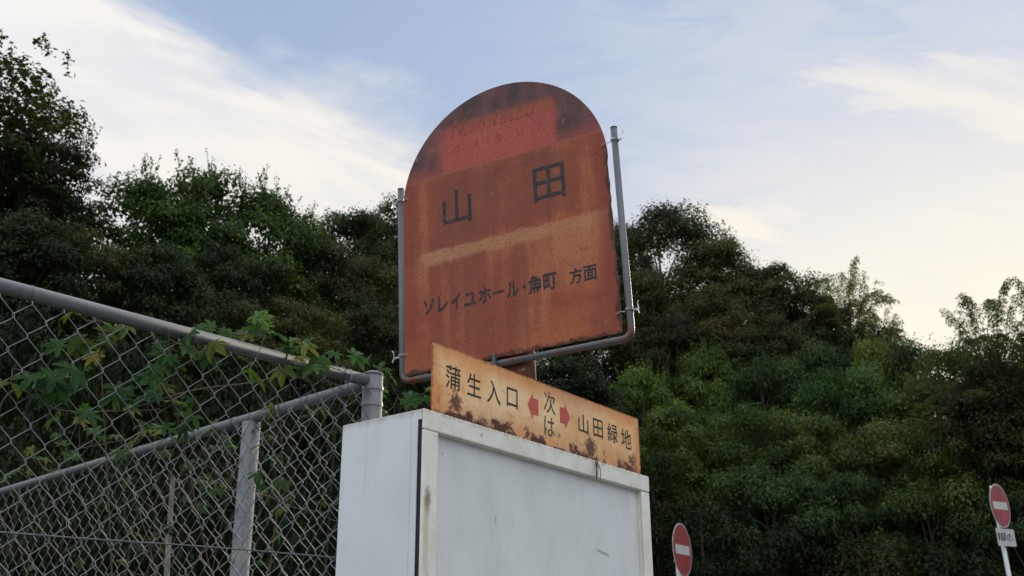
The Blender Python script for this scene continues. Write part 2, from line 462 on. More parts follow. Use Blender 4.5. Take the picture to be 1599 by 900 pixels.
PIPE = mat('grey_conduit_pipe', m_pipe)
def m_signred(t, o):
    c = obj_co(t); n = t.step(t.noise(t.scale(c, (1, 1, .35)), 9, 5, .7), .3, .7)
    pbsdf(t, o, t.mix(n, (.24, .030, .030), (.32, .055, .048)), .5, 0, .4)
SIGNRED = mat('faded_red_reflective_sheet', m_signred)
SIGNWHITE = white_paint('white_reflective_sheet', (.50, .49, .45), (.36, .36, .34), .7, False)
POLEW = white_paint('white_painted_pole', (.55, .58, .60), (.35, .36, .36), .6, False)
def m_weather(t, o):
    c = obj_co(t); n = t.noise(t.scale(c, (8, 8, 3)), 3, 5, .6)
    pbsdf(t, o, t.mix(t.step(n, .4, .7), (.16, .135, .11), (.42, .40, .36)), .8)
STAKE = mat('weathered_wood', m_weather)
def m_bark(t, o):
    c = obj_co(t); n = t.noise(t.scale(c, (6, 6, 2)), 3, 5, .65)
    pbsdf(t, o, t.mix(n, (.035, .028, .021), (.085, .070, .052)), .85, 0, .2, n, .6, .01)
BARK = mat('grey_brown_bark', m_bark)
def m_stem(t, o):
    c = obj_co(t); n = t.noise(c, 20, 3, .6)
    pbsdf(t, o, t.mix(n, (.075, .045, .03), (.12, .085, .05)), .7)
STEM = mat('reddish_vine_stem', m_stem)

def leaf_mat(name, cols, trans=.35, rough=.55, spec=.14):
    def f(t, o):
        geo = t.new('ShaderNodeNewGeometry'); oi = t.new('ShaderNodeObjectInfo')
        rp = t.new('ShaderNodeValToRGB')
        e = rp.color_ramp.elements
        while len(e) < len(cols): e.new(.5)
        for i, (p, c) in enumerate(cols):
            e[i].position = p; e[i].color = (*c, 1)
        t.l.new(geo.outputs['Random Per Island'], rp.inputs[0])
        tint = t.new('ShaderNodeMix', data_type='RGBA', blend_type='MULTIPLY')
        tint.inputs[0].default_value = 1
        t.l.new(rp.outputs[0], tint.inputs[6]); t.l.new(oi.outputs['Color'], tint.inputs[7])
        at_ = t.new('ShaderNodeAttribute', attribute_name='clump')
        hs = t.new('ShaderNodeHueSaturation')
        t.put(hs.inputs['Hue'], t.m('MULTIPLY_ADD', at_.outputs['Fac'], -.035, .515)); t.put(hs.inputs['Value'], t.m('MULTIPLY_ADD', at_.outputs['Fac'], .75, .65)); t.l.new(tint.outputs[2], hs.inputs['Color'])
        col = hs.outputs['Color']
        p = t.new('ShaderNodeBsdfPrincipled')
        t.l.new(col, p.inputs['Base Color']); p.inputs['Roughness'].default_value = rough
        p.inputs['Specular IOR Level'].default_value = spec
        tr = t.new('ShaderNodeBsdfTranslucent')
        b = t.new('ShaderNodeMix', data_type='RGBA', blend_type='MULTIPLY'); b.inputs[0].default_value = 1
        t.l.new(col, b.inputs[6]); b.inputs[7].default_value = (1.3, 1.5, .7, 1)
        t.l.new(b.outputs[2], tr.inputs[0])
        mx = t.new('ShaderNodeMixShader'); mx.inputs[0].default_value = trans
        t.l.new(p.outputs[0], mx.inputs[1]); t.l.new(tr.outputs[0], mx.inputs[2])
        t.l.new(mx.outputs[0], o.inputs['Surface'])
    return mat(name, f)
LEAF_DARK = leaf_mat('dark_evergreen_leaf', [(0, (.033, .042, .018)), (.6, (.053, .066, .026)), (1, (.092, .100, .036))])
LEAF_OLIVE = leaf_mat('olive_leaf', [(0, (.050, .052, .026)), (.6, (.072, .074, .034)), (1, (.115, .105, .045))])
LEAF_FRESH = leaf_mat('fresh_green_leaf', [(0, (.040, .065, .022)), (.7, (.066, .105, .030)), (1, (.150, .180, .045))])
LEAF_VINE = leaf_mat('vine_leaf', [(0, (.042, .060, .023)), (.75, (.068, .092, .034)), (.94, (.105, .130, .050)), (1, (.17, .18, .10))])
LEAF_LOBED = leaf_mat('lobed_vine_leaf', [(0, (.035, .075, .026)), (.6, (.065, .125, .038)), (.85, (.12, .155, .04)), (1, (.19, .16, .045))], .4)

# ================================================================== SETTING: ground and hill
# azimuth -> (foot of the bank, crest distance, crest height)
PROF = [(-95, 20, 30, .5), (-70, 13, 24, 4), (-45, 9, 20, 7.0), (-29, 9, 20, 7.0), (-20, 10, 22, 7.2), (-10, 12, 28, 9.3), (0, 14, 33, 11.0), (9, 16, 33, 11.0),
        (13, 16.5, 31, 9.3), (17, 16.5, 29, 7.2), (21, 16.5, 27, 5.3), (28, 16.5, 27, 5.3), (45, 17, 28, 5.0), (70, 20, 30, 3), (95, 24, 34, .5)]
PA = np.array(PROF, float)
def terrain(x, y):
    x = np.asarray(x, float); y = np.asarray(y, float)
    r = np.hypot(x, y); az = np.degrees(np.arctan2(x, y))
    r0 = np.interp(az, PA[:, 0], PA[:, 1]); rc = np.interp(az, PA[:, 0], PA[:, 2]); hc = np.interp(az, PA[:, 0], PA[:, 3])
    b = np.minimum(4.2, hc * .72)
    bw = b / 1.05
    h = np.where(r < r0, 0, np.where(r < r0 + bw, (r - r0) / bw * b, b + (hc - b) * np.clip((r - r0 - bw) / np.maximum(rc - r0 - bw, 1), 0, 1)))
    h = h - np.clip(r - rc - 3, 0, 400) * .02
    h = np.maximum(h, 0)
    hb = 7.0 * np.clip((r - 16) / 14, 0, 1) * np.clip((np.abs(az) - 100) / 25, 0, 1)  # unseen rise added behind the camera to block low sky light
    return h * np.clip((100 - np.abs(az)) / 20, 0, 1) + hb + .10 * np.sin(x * 1.3) * np.cos(y * 1.1) * np.clip((r - r0) / 3, 0, 1)
def m_soil(t, o):
    c = obj_co(t); n = t.noise(c, 1.5, 6, .6); f = t.noise(c, 12, 5, .6)
    col = t.mix(n, (.022, .028, .013), (.05, .05, .026))
    pbsdf(t, o, t.mix(t.step(f, .5, .7), col, (.018, .02, .011)), .95, 0, .1, f, .6, .05)
SOIL = mat('leaf_litter_soil', m_soil)
def m_asph(t, o):
    c = obj_co(t); n = t.noise(c, 60, 5, .6); b = t.noise(c, .6, 4, .6)
    pbsdf(t, o, t.mix(n, (.04, .04, .042), (.07, .07, .068)), .85, 0, .3, n, .4, .004)
ASPH = mat('worn_asphalt', m_asph)
rs = np.concatenate([np.linspace(0.5, 8, 6), np.linspace(9, 40, 63), [46, 55, 70, 100, 160, 300, 600, 1200]])
azs = np.radians(np.linspace(-180, 180, 241))
gv = []; gf = []
for r in rs:
    x = np.sin(azs) * r; y = np.cos(azs) * r; z = terrain(x, y)
    gv += list(zip(x, y, z))
nA = len(azs)
for i in range(len(rs) - 1):
    for j in range(nA - 1):
        gf.append((i*nA+j, i*nA+j+1, (i+1)*nA+j+1, (i+1)*nA+j))
gf.append(tuple(range(nA - 1))[::-1])
g = MB(); g.v = gv; g.f = gf
tag(g.build('ground', SOIL, smooth=True), kind='structure')
g = MB()   # the road the stop stands beside, running along the front of the cabinet
DF = np.array([.60078362, .79941168, 0]); DS = np.array([-.79941168, .60078362, 0])
def quad_strip(b, s0, s1, z, t0=-9, t1=11):
    o_ = np.array([-.177, 2.119, 0])
    b.add([o_ + DF*t0 + DS*s0 + [0,0,z], o_ + DF*t1 + DS*s0 + [0,0,z], o_ + DF*t1 + DS*s1 + [0,0,z], o_ + DF*t0 + DS*s1 + [0,0,z]], [(0, 1, 2, 3)])
quad_strip(g, -7.5, -.9, .004)
tag(g.build('road', ASPH), kind='structure')
g = MB(); quad_strip(g, -1.4, -1.28, .008)
tag(g.build('road_edge_line', SIGNWHITE), kind='structure')
def m_conc(t, o):
    c = obj_co(t); n = t.noise(c, 30, 5, .6)
    pbsdf(t, o, t.mix(n, (.20, .20, .19), (.32, .31, .29)), .85, 0, .3, n, .3, .003)
CONC = mat('grey_concrete', m_conc)
g = MB(); ob = np.array([-.177, 2.119, 0])
def obox(b, t0, t1, s0, s1, z0, z1):
    c = [ob + DF*t + DS*s + np.array([0,0,z]) for z in (z0, z1) for t, s in ((t0,s0),(t1,s0),(t1,s1),(t0,s1))]
    b.add(c, [(0,3,2,1),(4,5,6,7),(0,1,5,4),(1,2,6,5),(2,3,7,6),(3,0,4,7)])
obox(g, -9, 11, -.9, -.75, -.1, .13)
tag(g.build('kerb', CONC, bevel=.015), kind='structure')
g = MB(); obox(g, -9, 11, -.75, .9, -.1, .115)
tag(g.build('pavement', CONC), kind='structure')

# ================================================================== THE BUS STOP
A = np.array([-.17730848, 2.11876124, 2.06516591])
UP = np.array([0, 0, 1.])
CABM = frame(DF, DS, UP, A)
base = A + DF*.44 + DS*.115; base[2] = .115
ROOTM = frame(DF, DS, UP, base)
stop = empty('bus_stop', ROOTM)
tag(stop, 'rusty dome-topped bus stop sign on a white display cabinet with a yellow direction board', 'bus stop')
INV = ROOTM.inverted()
CL = INV @ CABM
ZB = -(A[2] - .115)
# cabinet
b = MB(); b.box(0, .884, .034, .2295, ZB + .10, -.0005)
b.box(0, .003, .0165, .0338, ZB + .10, -.0005); b.box(.881, .884, .0165, .0338, ZB + .10, -.0005); b.box(.0032, .8808, .0165, .0338, -.0035, -.0005)
cabinet = b.build('cabinet', SIDE, stop, CL, bevel=.004)
IDN = Matrix.Identity(4)
b = MB(); b.box(.003, .008, .0062, .0163, ZB + .104, -.022)
b.build('door_gasket', DARK, cabinet, IDN)
b = MB(); b.box(.876, .881, .0062, .0163, ZB + .104, -.022); b.build('door_gasket', DARK, cabinet, IDN)
b = MB(); b.box(.0, .884, .0063, .0163, -.0215, -.0008)
b.build('top_cap', SIDE, cabinet, IDN)
b = MB(); b.box(0, .884, 0, .0060, -.042, 0)
b.build('top_rail', FRAME, cabinet, IDN, bevel=.003)
b = MB(); b.box(0, .046, .0002, .0060, ZB + .10, -.0424)
b.build('door_stile', FRAME, cabinet, IDN, bevel=.003)
b = MB(); b.box(.8435, .884, .0014, .0060, ZB + .10, -.0430)
b.build('door_stile', FRAME, cabinet, IDN, bevel=.003)
b = MB(); b.box(.0464, .8431, 0, .0060, ZB + .10, ZB + .16)
b.build('bottom_rail', FRAME, cabinet, IDN, bevel=.003)
b = MB(); b.box(.012, .872, .0165, .0190, ZB + .13, -.012)
for x0, x1, z0, z1 in ((.0430, .0462, ZB + .1604, -.0424), (.8433, .8462, ZB + .1604, -.0424), (.0464, .8431, -.0422, -.0390), (.0464, .8431, ZB + .157, ZB + .1600)):
    lip = MB(); lip.box(x0, x1, .0062, .0162, z0, z1); lip.build('inner_lip', FRAME, cabinet, IDN)
panel = b.build('display_panel', PANEL, cabinet, IDN)
# small scuffs of torn tape residue and old sticker left on the display panel
b = MB()
b.prism([(.646, -.207), (.700, -.216), (.701, -.221), (.672, -.2185), (.647, -.212)], .0160, .0163)
def m_smudge(t, o):
    c = obj_co(t); pbsdf(t, o, t.mix(t.noise(c, 300, 2), (.50, .51, .50), (.36, .37, .37)), .6)
b.build('sticker_residue', mat('grey_residue', m_smudge), panel, IDN)
b = MB(); b.box(.02, .864, .02, .21, ZB, ZB + .0995)
b.build('plinth', CONC, stop, CL)
# knob of dead vine on the top rail
b = MB(); rng = random.Random(4)
for k in range(5):
    p0 = np.array([.625 + rng.uniform(-.004, .004), -.004, -.004])
    b.tube(spline([p0, p0 + [rng.uniform(-.008, .008), -.006, -.02], p0 + [rng.uniform(-.012, .012), -.004, -.045]], 4), [.0014]*4 + [.001]*4 + [.0006], 4)
b.build('dry_tendril', STEM, cabinet, IDN)

# lettering
def glyph_mesh(ch, bold):
    cu = bpy.data.curves.new('letter', 'FONT')
    cu.body = ch; cu.size = 1.0; cu.offset = bold; cu.resolution_u = 4; cu.fill_mode = 'FRONT'
    o = bpy.data.objects.new('letter', cu); COL.objects.link(o)
    dg = bpy.context.evaluated_depsgraph_get()
    me = bpy.data.meshes.new_from_object(o.evaluated_get(dg))
    vs = np.array([v.co[:] for v in me.vertices]); fs = [tuple(p.vertices) for p in me.polygons]
    bpy.data.objects.remove(o); bpy.data.curves.remove(cu); bpy.data.meshes.remove(me)
    return vs, fs
def letters(name, items, y, mat_, parent, local, bold=.02, shear=0.0, split=False):
    """items: (char, cx, cz, w, h) fitted into a box on the face y"""
    if split:
        for it in items: letters(name, [it], y, mat_, parent, local, bold, shear)
        return
    b = MB()
    for ch, cx, cz, w, h in items:
        vs, fs = glyph_mesh(ch, bold)
        lo = vs.min(0); hi = vs.max(0)
        sx = w / max(hi[0]-lo[0], 1e-6); sz = h / max(hi[1]-lo[1], 1e-6)
        if ch in 'ー・': sz = sx * (.9 if ch == 'ー' else 1)
        x = (vs[:, 0] - (lo[0]+hi[0])/2) * sx; z = (vs[:, 1] - (lo[1]+hi[1])/2) * sz
        x = x + shear * z
        b.add(np.stack([x + cx, np.full_like(x, y), z + cz], 1), fs)
    return b.build(name, mat_, parent, local)

# yellow direction board
def rrect(x0, x1, z0, z1, r, n=5):
    o = []
    for cx, cz, a0 in ((x1-r, z0+r, -90), (x1-r, z1-r, 0), (x0+r, z1-r, 90), (x0+r, z0+r, 180)):
        for k in range(n+1):
            a = rad(a0 + 90*k/n); o.append((cx + r*math.cos(a), cz + r*math.sin(a)))
    return o
b = MB(); b.prism(rrect(.0277, .8535, .0015, .1490, .010), .006, .0085)
board = b.build('direction_board', BOARD, stop, CL, bevel=.0006)
YF = .0055
letters('lettering', [('蒲', .0949, .0857, .0485, .0517), ('生', .1653, .0851, .0471, .0504), ('入', .2337, .0843, .0482, .0521), ('口', .3006, .0859, .0402, .0453)], YF, INK2, board, IDN, .004)
letters('lettering', [('次', .4463, .1060, .0463, .0533), ('は', .4443, .0484, .0420, .0465)], YF, mat('faded_green_lettering', lambda t, o: pbsdf(t, o, t.mix(t.step(t.noise(obj_co(t), 60, 4), .4, .7), (.055, .062, .035), (.20, .12, .045)), .6)), board, IDN, .006, split=True)
letters('lettering', [('山', .5886, .0825, .0441, .047), ('田', .6542, .0843, .0433, .047), ('緑', .7215, .0854, .0487, .0495), ('地', .787, .0822, .0492, .0503)], YF, INK2, board, IDN, .006)
def arrow(cx, cz, s):
    w, h = .042, .064
    b = MB()
    pl = [(-w/2, 0), (0.0, -h/2), (0.0, -h*.30), (w/2, -h*.30), (w/2, h*.30), (0.0, h*.30), (0.0, h/2)]
    pl = [(cx + s*x, cz + z) for x, z in pl]
    if s < 0: pl = pl[::-1]
    b.prism(pl, .0054, .0058)
    b.build('arrow', ARROW, board, IDN)
arrow(.3798, .0841, 1); arrow(.5091, .0864, -1)

# dome-topped sign plate
U = np.array([.89745299, -.43908321, .04223825]); V = np.array([-.0379407, .01856267, .99910757]); N = np.array([-.43947541, -.89825462, 0])
P0 = np.array([-.02467242, 2.49917104, 2.19516591])
PLM = frame(U, -N, V, P0)
PL = INV @ PLM
UC, HW, V0, VB = .0225, .2925, .5575, .0955
rng = random.Random(8)
pts = [(UC - HW, VB)]
n = 30   # bottom and sides are slightly eaten by rust
for k in range(1, n): pts.append((UC - HW + 2*HW*k/n, VB + rng.uniform(0, .0022)))
pts.append((UC + HW - .002, VB + .002))
for k in range(1, 24): pts.append((UC + HW - rng.uniform(0, .0030), VB + (V0 - VB) * k / 24))
for k in range(0, 61):
    a = math.pi * k / 60; pts.append((UC + HW*math.cos(a), V0 + HW*math.sin(a)))
for k in range(23, 0, -1): pts.append((UC - HW + rng.uniform(0, .0012), VB + (V0 - VB) * k / 24))
b = MB(); b.prism(pts, 0, .0022)
plate = b.build('sign_plate', PLATE, stop, PL)
LF = -.0006
letters('lettering', [('山', -.108, .5269, .0841, .0981), ('田', .1546, .5275, .0857, .0964)], LF, INK, plate, IDN, .007, split=True)
HS = [('ソ', -.1968, .2683, .0300, .0400), ('レ', -.1551, .2680, .0290, .0440), ('イ', -.1181, .2669, .0280, .0440), ('ユ', -.0782, .2640, .0335, .0340), ('ホ', -.0357, .2654, .0345, .0420),
      ('ー', .0019, .2648, .033, .0378), ('ル', .0407, .2641, .0325, .0410), ('・', .0719, .2635, .0095, .0374), ('魚', .1021, .263, .0385, .0470), ('町', .1406, .2623, .0355, .0440),
      ('方', .2084, .2611, .0330, .0410), ('面', .2456, .2605, .0345, .0390)]
letters('lettering', HS[:10], LF, INK, plate, IDN, .020)
letters('lettering', HS[10:], LF, INK, plate, IDN, .020)
letters('ghost_lettering', [('N', -.098, .760, .034, .050), ('i', -.071, .752, .007, .040), ('s', -.053, .748, .020, .028), ('h', -.026, .755, .022, .043), ('i', -.004, .752, .007, .040), ('t', .013, .752, .015, .038),
                            ('e', .038, .746, .022, .028), ('t', .062, .752, .015, .038), ('s', .085, .746, .020, .028), ('u', .112, .746, .022, .028)], -.0004, GHOST, plate, IDN, .006, .30)
letters('ghost_lettering', [('G', -.105, .697, .016, .020), ('R', -.043, .696, .015, .020), ('O', .020, .695, .017, .020), ('U', .083, .694, .015, .020), ('P', .140, .693, .014, .020)], -.0004, GHOST, plate, IDN, .004, .1, split=True)
# pipe frame the plate is tied to
b = MB()
b.tube(bend([(-.2840, .011, .6285), (-.2820, .011, .0860), (.3310, .011, .0830), (.3330, .011, .6345)], .026, 8), .0083, 14)
b.tube([(-.2840, .011, .6286), (-.2840, .011, .6310)], .0088, 14); b.tube([(.3330, .011, .6346), (.3330, .011, .6370)], .0088, 14)
pf = b.build('pipe_frame', PIPE, stop, PL, smooth=False)
for p in pf.data.polygons: p.use_smooth = len(p.vertices) == 4
# tie wires
def tie(u, v, s, hole):
    b = MB(); c = np.array([u, .011, v]); r = .0100
    loop = [c + np.array([r*math.cos(a)*1.0, r*math.sin(a), .004*math.sin(a*.5) + dz]) for dz in (0, .0025) for a in np.linspace(.3, 2*math.pi + .1, 16)]
    b.tube(loop, .0013, 5)
    b.tube(spline([c + [-s*r, -.004, 0], (hole[0] + s*.010, -.004, hole[1] + .004), (hole[0], -.003, hole[1]), (hole[0] - s*.001, .004, hole[1])], 5), .0013, 5)
    # twisted tail on the far side
    b.tube(spline([c + [s*r, 0, .001], c + [s*(r + .013), -.004, -.001], c + [s*(r + .012), -.006, .012], c + [s*(r + .016), -.008, .020]], 5), .0012, 5)
    b.tube(spline([c + [s*r, -.002, .002], c + [s*(r + .010), -.006, .001], c + [s*(r + .015), -.008, -.012]], 5), .0012, 5)
    b.build('tie_wire', TIE, pf, IDN)
tie(.3330, .597, 1, (.3015, .586)); tie(-.2838, .590, -1, (-.256, .5870))
tie(.3318, .148, 1, (.301, .1415)); tie(-.2822, .1515, -1, (-.2596, .1506))
# post and the bracket between plate and cabinet
b = MB()
b.tube([(.042, .045, -.150), (.042, .045, .30)], .026, 18)
b.tube([(.042, .045, .30), (.042, .045, .304)], .0235, 18)
post = b.build('post', RUSTPOLE, stop, PL)
for p in post.data.polygons: p.use_smooth = len(p.vertices) == 4
b = MB(); b.box(-.016, .055, .0230, .0275, .058, .130)
b.build('bracket', RUSTPOLE, post, IDN, bevel=.002)
b = MB(); b.box(-.0225, -.0135, -.003, .0270, .066, .108)
b.build('clamp', PIPE, post, IDN, bevel=.001)

# ================================================================== CHAIN LINK FENCE
PC = np.array([-.42278807, 3.17194739, 2.44098718])
DA = np.array([.68715, .72651, 0]); DB = np.array([-.73668, .67624, 0])
NA_ = np.array([-.72651, .68715, 0]); NB_ = np.array([.67624, .73668, 0])
FM = Matrix.Translation(Vector((PC[0], PC[1], 0)))
fence = empty('chain_link_fence', FM)
tag(fence, 'galvanised chain link fence with pipe rails meeting at a corner post', 'fence')
ZT = PC[2]
def fpt(d, a, z, off=0, nn=None): return (*(np.array(d)*a + (np.array(nn)*off if nn is not None else 0))[:2], ZT + z)
b = MB(); b.tube([(0, 0, -.1), (0, 0, ZT + .006)], .0305, 20)
post = b.build('corner_post', RAIL, fence, IDN); [setattr(p, 'use_smooth', len(p.vertices) == 4) for p in post.data.polygons]
b = MB(); b.tube([(0, 0, ZT + .006), (0, 0, ZT + .012), (0, 0, ZT + .018)], [.032, .030, .018], 20)
b.build('post_cap', RAIL, post, IDN, smooth=True)
for z in (-.035, -.085):
    b = MB(); b.tube([(0, 0, ZT + z - .006), (0, 0, ZT + z + .006)], .0325, 20); b.build('band_clamp', GALV, post, IDN)
def railobj(d, a0, a1, name):
    b = MB(); b.tube([fpt(d, a0, -.014), fpt(d, (a0+a1)/2, -.011), fpt(d, a1, -.014)], .0180, 18)
    o = b.build(name, RAIL, fence, IDN)
    for p in o.data.polygons: p.use_smooth = len(p.vertices) == 4
    return o
ra = railobj(DA, -3.2, -.026, 'top_rail'); rb = railobj(DB, .026, 4.6, 'top_rail')
b = MB(); b.tube([fpt(DA, -.10, -.014), fpt(DA, -.092, -.014)], .0198, 18); b.build('rail_sleeve', GALV, ra, IDN)
for d, a in ((DB, .625), (DB, 3.0), (DB, 4.4), (DA, -1.9)):
    b = MB(); b.tube([fpt(d, a, -ZT - .1), fpt(d, a, -.030)], .0305, 18)
    o = b.build('fence_post', RAIL, fence, IDN); [setattr(p, 'use_smooth', len(p.vertices) == 4) for p in o.data.polygons]
def mesh_panel(d, nn, a0, a1, off, seed):
    rng = random.Random(seed)
    b = MB(); w = .0775/2; q = .083
    k0 = int(math.floor(a0 / w)); k1 = int(math.ceil(a1 / w))
    zb = -ZT + .16
    for k in range(k0, k1):
        x0, x1 = k*w, (k+1)*w
        m = int((-.040 - zb) / (q/2)); pts = []
        jx = rng.uniform(-.0015, .0015)
        for j in range(m + 1):
            rgt = (j + k) % 2 == 0
            z = -.040 - j*q/2
            x = (x1 + .0014) if rgt else (x0 - .0014)
            bow = .010 * math.sin(x*2.1 + seed) * math.sin(z*2.3 + 1)
            # wire bends over its neighbour: front on one leg, back on the other
            pts.append(fpt(d, x + jx, z + .004, off + bow + .0022, nn))
            pts.append(fpt(d, x + jx, z - .004, off + bow - .0022, nn))
        b.tube(pts, .00132, 5, caps=False)
    o = b.build('wire_mesh', WIRE, fence, IDN, smooth=True)
    return o
mesh_panel(DA, NA_, -2.3, -.03, -.022, 3)
mesh_panel(DB, NB_, .03, 3.4, -.034, 5)
b = MB(); b.tube(spline([fpt(DA, -2.3, -.60, -.028, NA_), fpt(DA, -1.03, -.573, -.028, NA_), fpt(DA, -.52, -.556, -.028, NA_), fpt(DA, -.03, -.545, -.028, NA_)], 6), .0020, 6)
b.build('tension_wire', WIRE, fence, IDN)
# wire ties that hold the mesh to the rails
for d, nn, spots in ((DA, NA_, (-1.05, -.62, -.22, -.12)), (DB, NB_, (.30, .72, 1.35, 1.9))):
    for a in spots:
        b = MB()
        c = [fpt(d, a + .003*math.sin(w*.5), -.0135 + .0198*math.sin(w), .0198*math.cos(w), nn) for w in np.linspace(0, 2*math.pi, 15)]
        b.tube(c, .0016, 5, caps=False); b.build('rail_tie', WIRE, fence, IDN)

# weathered stake standing in the brush behind the fence
def thing_at(name, x, y, z=None):
    z = float(terrain(x, y)) if z is None else z
    return empty(name, Matrix.Translation(Vector((x, y, z))))
p = at(268, 745, 4.6); q = at(262, 900, 4.6)
sl = (p - q) / (p[2] - q[2])
bt = q + sl * (0 - q[2])
b = MB(); pp = [bt + sl*z for z in np.linspace(-.15, p[2], 9)]
for i in range(9): pp[i] = pp[i] + np.array([.006*math.sin(i*1.7), 0, 0])
b.tube([x - np.array([bt[0], bt[1], 0]) for x in pp], np.linspace(.017, .010, 9), 7)
o = b.build('wooden_stake', STAKE); o.location = (bt[0], bt[1], 0)
tag(o, 'thin weathered wooden stake standing in the brush behind the chain link fence', 'stake')

# ================================================================== NO ENTRY SIGNS
def no_entry(px, py, maj_px, lean, yaw, label, plate=False, over=.28, name='no_entry_sign'):
    r = .6 * F_PX / maj_px
    c = at(px, py, r * .985)
    Fx = np.array([math.cos(yaw), math.sin(yaw), 0]); Nf = np.array([math.sin(yaw), -math.cos(yaw), 0])
    upv = np.array([-math.sin(lean)*Fx[0], -math.sin(lean)*Fx[1], math.cos(lean)])
    Fx2 = np.cross(-Nf, upv)
    foot = c - upv * (c[2] / upv[2]) - Nf * .045
    foot[2] = 0
    M0 = frame(Fx2, -Nf, upv, foot)
    root = empty(name, M0)
    H = (c - foot).dot(upv)
    tag(root, label, 'road sign', 'no entry signs')
    b = MB(); b.tube([(0, .02, -.1), (0, .02, H + over)], .0305, 14)
    po = b.build('pole', POLEW, root, IDN, smooth=False); [setattr(f, 'use_smooth', len(f.vertices) == 4) for f in po.data.polygons]
    def disc(R, y0, y1, name, m, par):
        b = MB(); b.prism([(R*math.cos(a), H + R*math.sin(a)) for a in np.linspace(0, 2*math.pi, 48, endpoint=False)], y0, y1)
        return b.build(name, m, par, IDN)
    dr = disc(.300, -.0420, -.0395, 'disc', SIGNWHITE, root)
    disc(.284, -.0445, -.0422, 'red_face', SIGNRED, dr)
    b = MB(); b.box(-.222, .222, -.0465, -.0447, H - .052, H + .052); b.build('white_bar', SIGNWHITE, dr, IDN)
    for dz in (-.12, .12):
        b = MB(); b.box(-.05, .05, -.0390, .055, H + dz - .018, H + dz + .018); b.build('bracket', GALV, root, IDN, bevel=.003)
    if plate:
        b = MB(); b.prism(rrect(-.285, .285, H - .545, H - .312, .02), -.0420, -.0395)
        pl = b.build('supplementary_plate', SIGNWHITE, root, IDN)
        ws = .062; its = []
        for i, ch in enumerate('軽車両を除く'):
            its.append((ch, -.215 + i*.086, H - .428, .074 if ch not in 'をく' else .050, .125 if ch not in 'をく' else .080))
        letters('lettering', its, -.0428, INK, pl, IDN, .03)
    return root
no_entry(1066, 859, 79, rad(2.5), rad(61), 'round red no entry sign beside the white cabinet, cut by the photo bottom', over=.12)
no_entry(1562, 790, 61, rad(3.5), rad(43), 'round red no entry sign above a small white lettered plate at the right photo edge', True)

# ================================================================== VEGETATION
def raw_mesh(name, vs, fs4, m, clump=None):
    me = bpy.data.meshes.new(name)
    vs = np.asarray(vs, np.float32); fs4 = np.asarray(fs4, np.int32)
    me.vertices.add(len(vs)); me.vertices.foreach_set('co', vs.ravel())
    me.loops.add(fs4.size); me.loops.foreach_set('vertex_index', fs4.ravel())
    me.polygons.add(len(fs4)); me.polygons.foreach_set('loop_start', np.arange(0, fs4.size, 4, dtype=np.int32))
    me.update(calc_edges=True); me.validate()
    me.materials.append(m)
    a = me.attributes.new('clump', 'FLOAT', 'POINT')
    a.data.foreach_set('value', np.asarray(clump if clump is not None else np.full(len(vs), .4), np.float32))
    return me
def leaves(P, Nn, size, asp, R):
    """one folded four-sided leaf per point"""
    n = len(P)
    Nn = Nn / (np.linalg.norm(Nn, axis=1, keepdims=True) + 1e-9)
    t = R.normal(size=(n, 3)); t[:, 2] -= .45
    t -= Nn * (t * Nn).sum(1, keepdims=True); t /= np.linalg.norm(t, axis=1, keepdims=True) + 1e-9
    s = np.cross(Nn, t)
    L = size * R.uniform(.45, 1.5, (n, 1)); w = L * asp
    a = P; c = P + t * L - Nn * L * .12
    m = P + t * L * .45
    v = np.stack([a, m + s*w + Nn*w*.3, c, m - s*w + Nn*w*.3], 1).reshape(-1, 3)
    f = np.arange(4*n).reshape(-1, 4)
    return v, f
def unit(R, n):
    d = R.normal(size=(n, 3)); return d / np.linalg.norm(d, axis=1, keepdims=True)

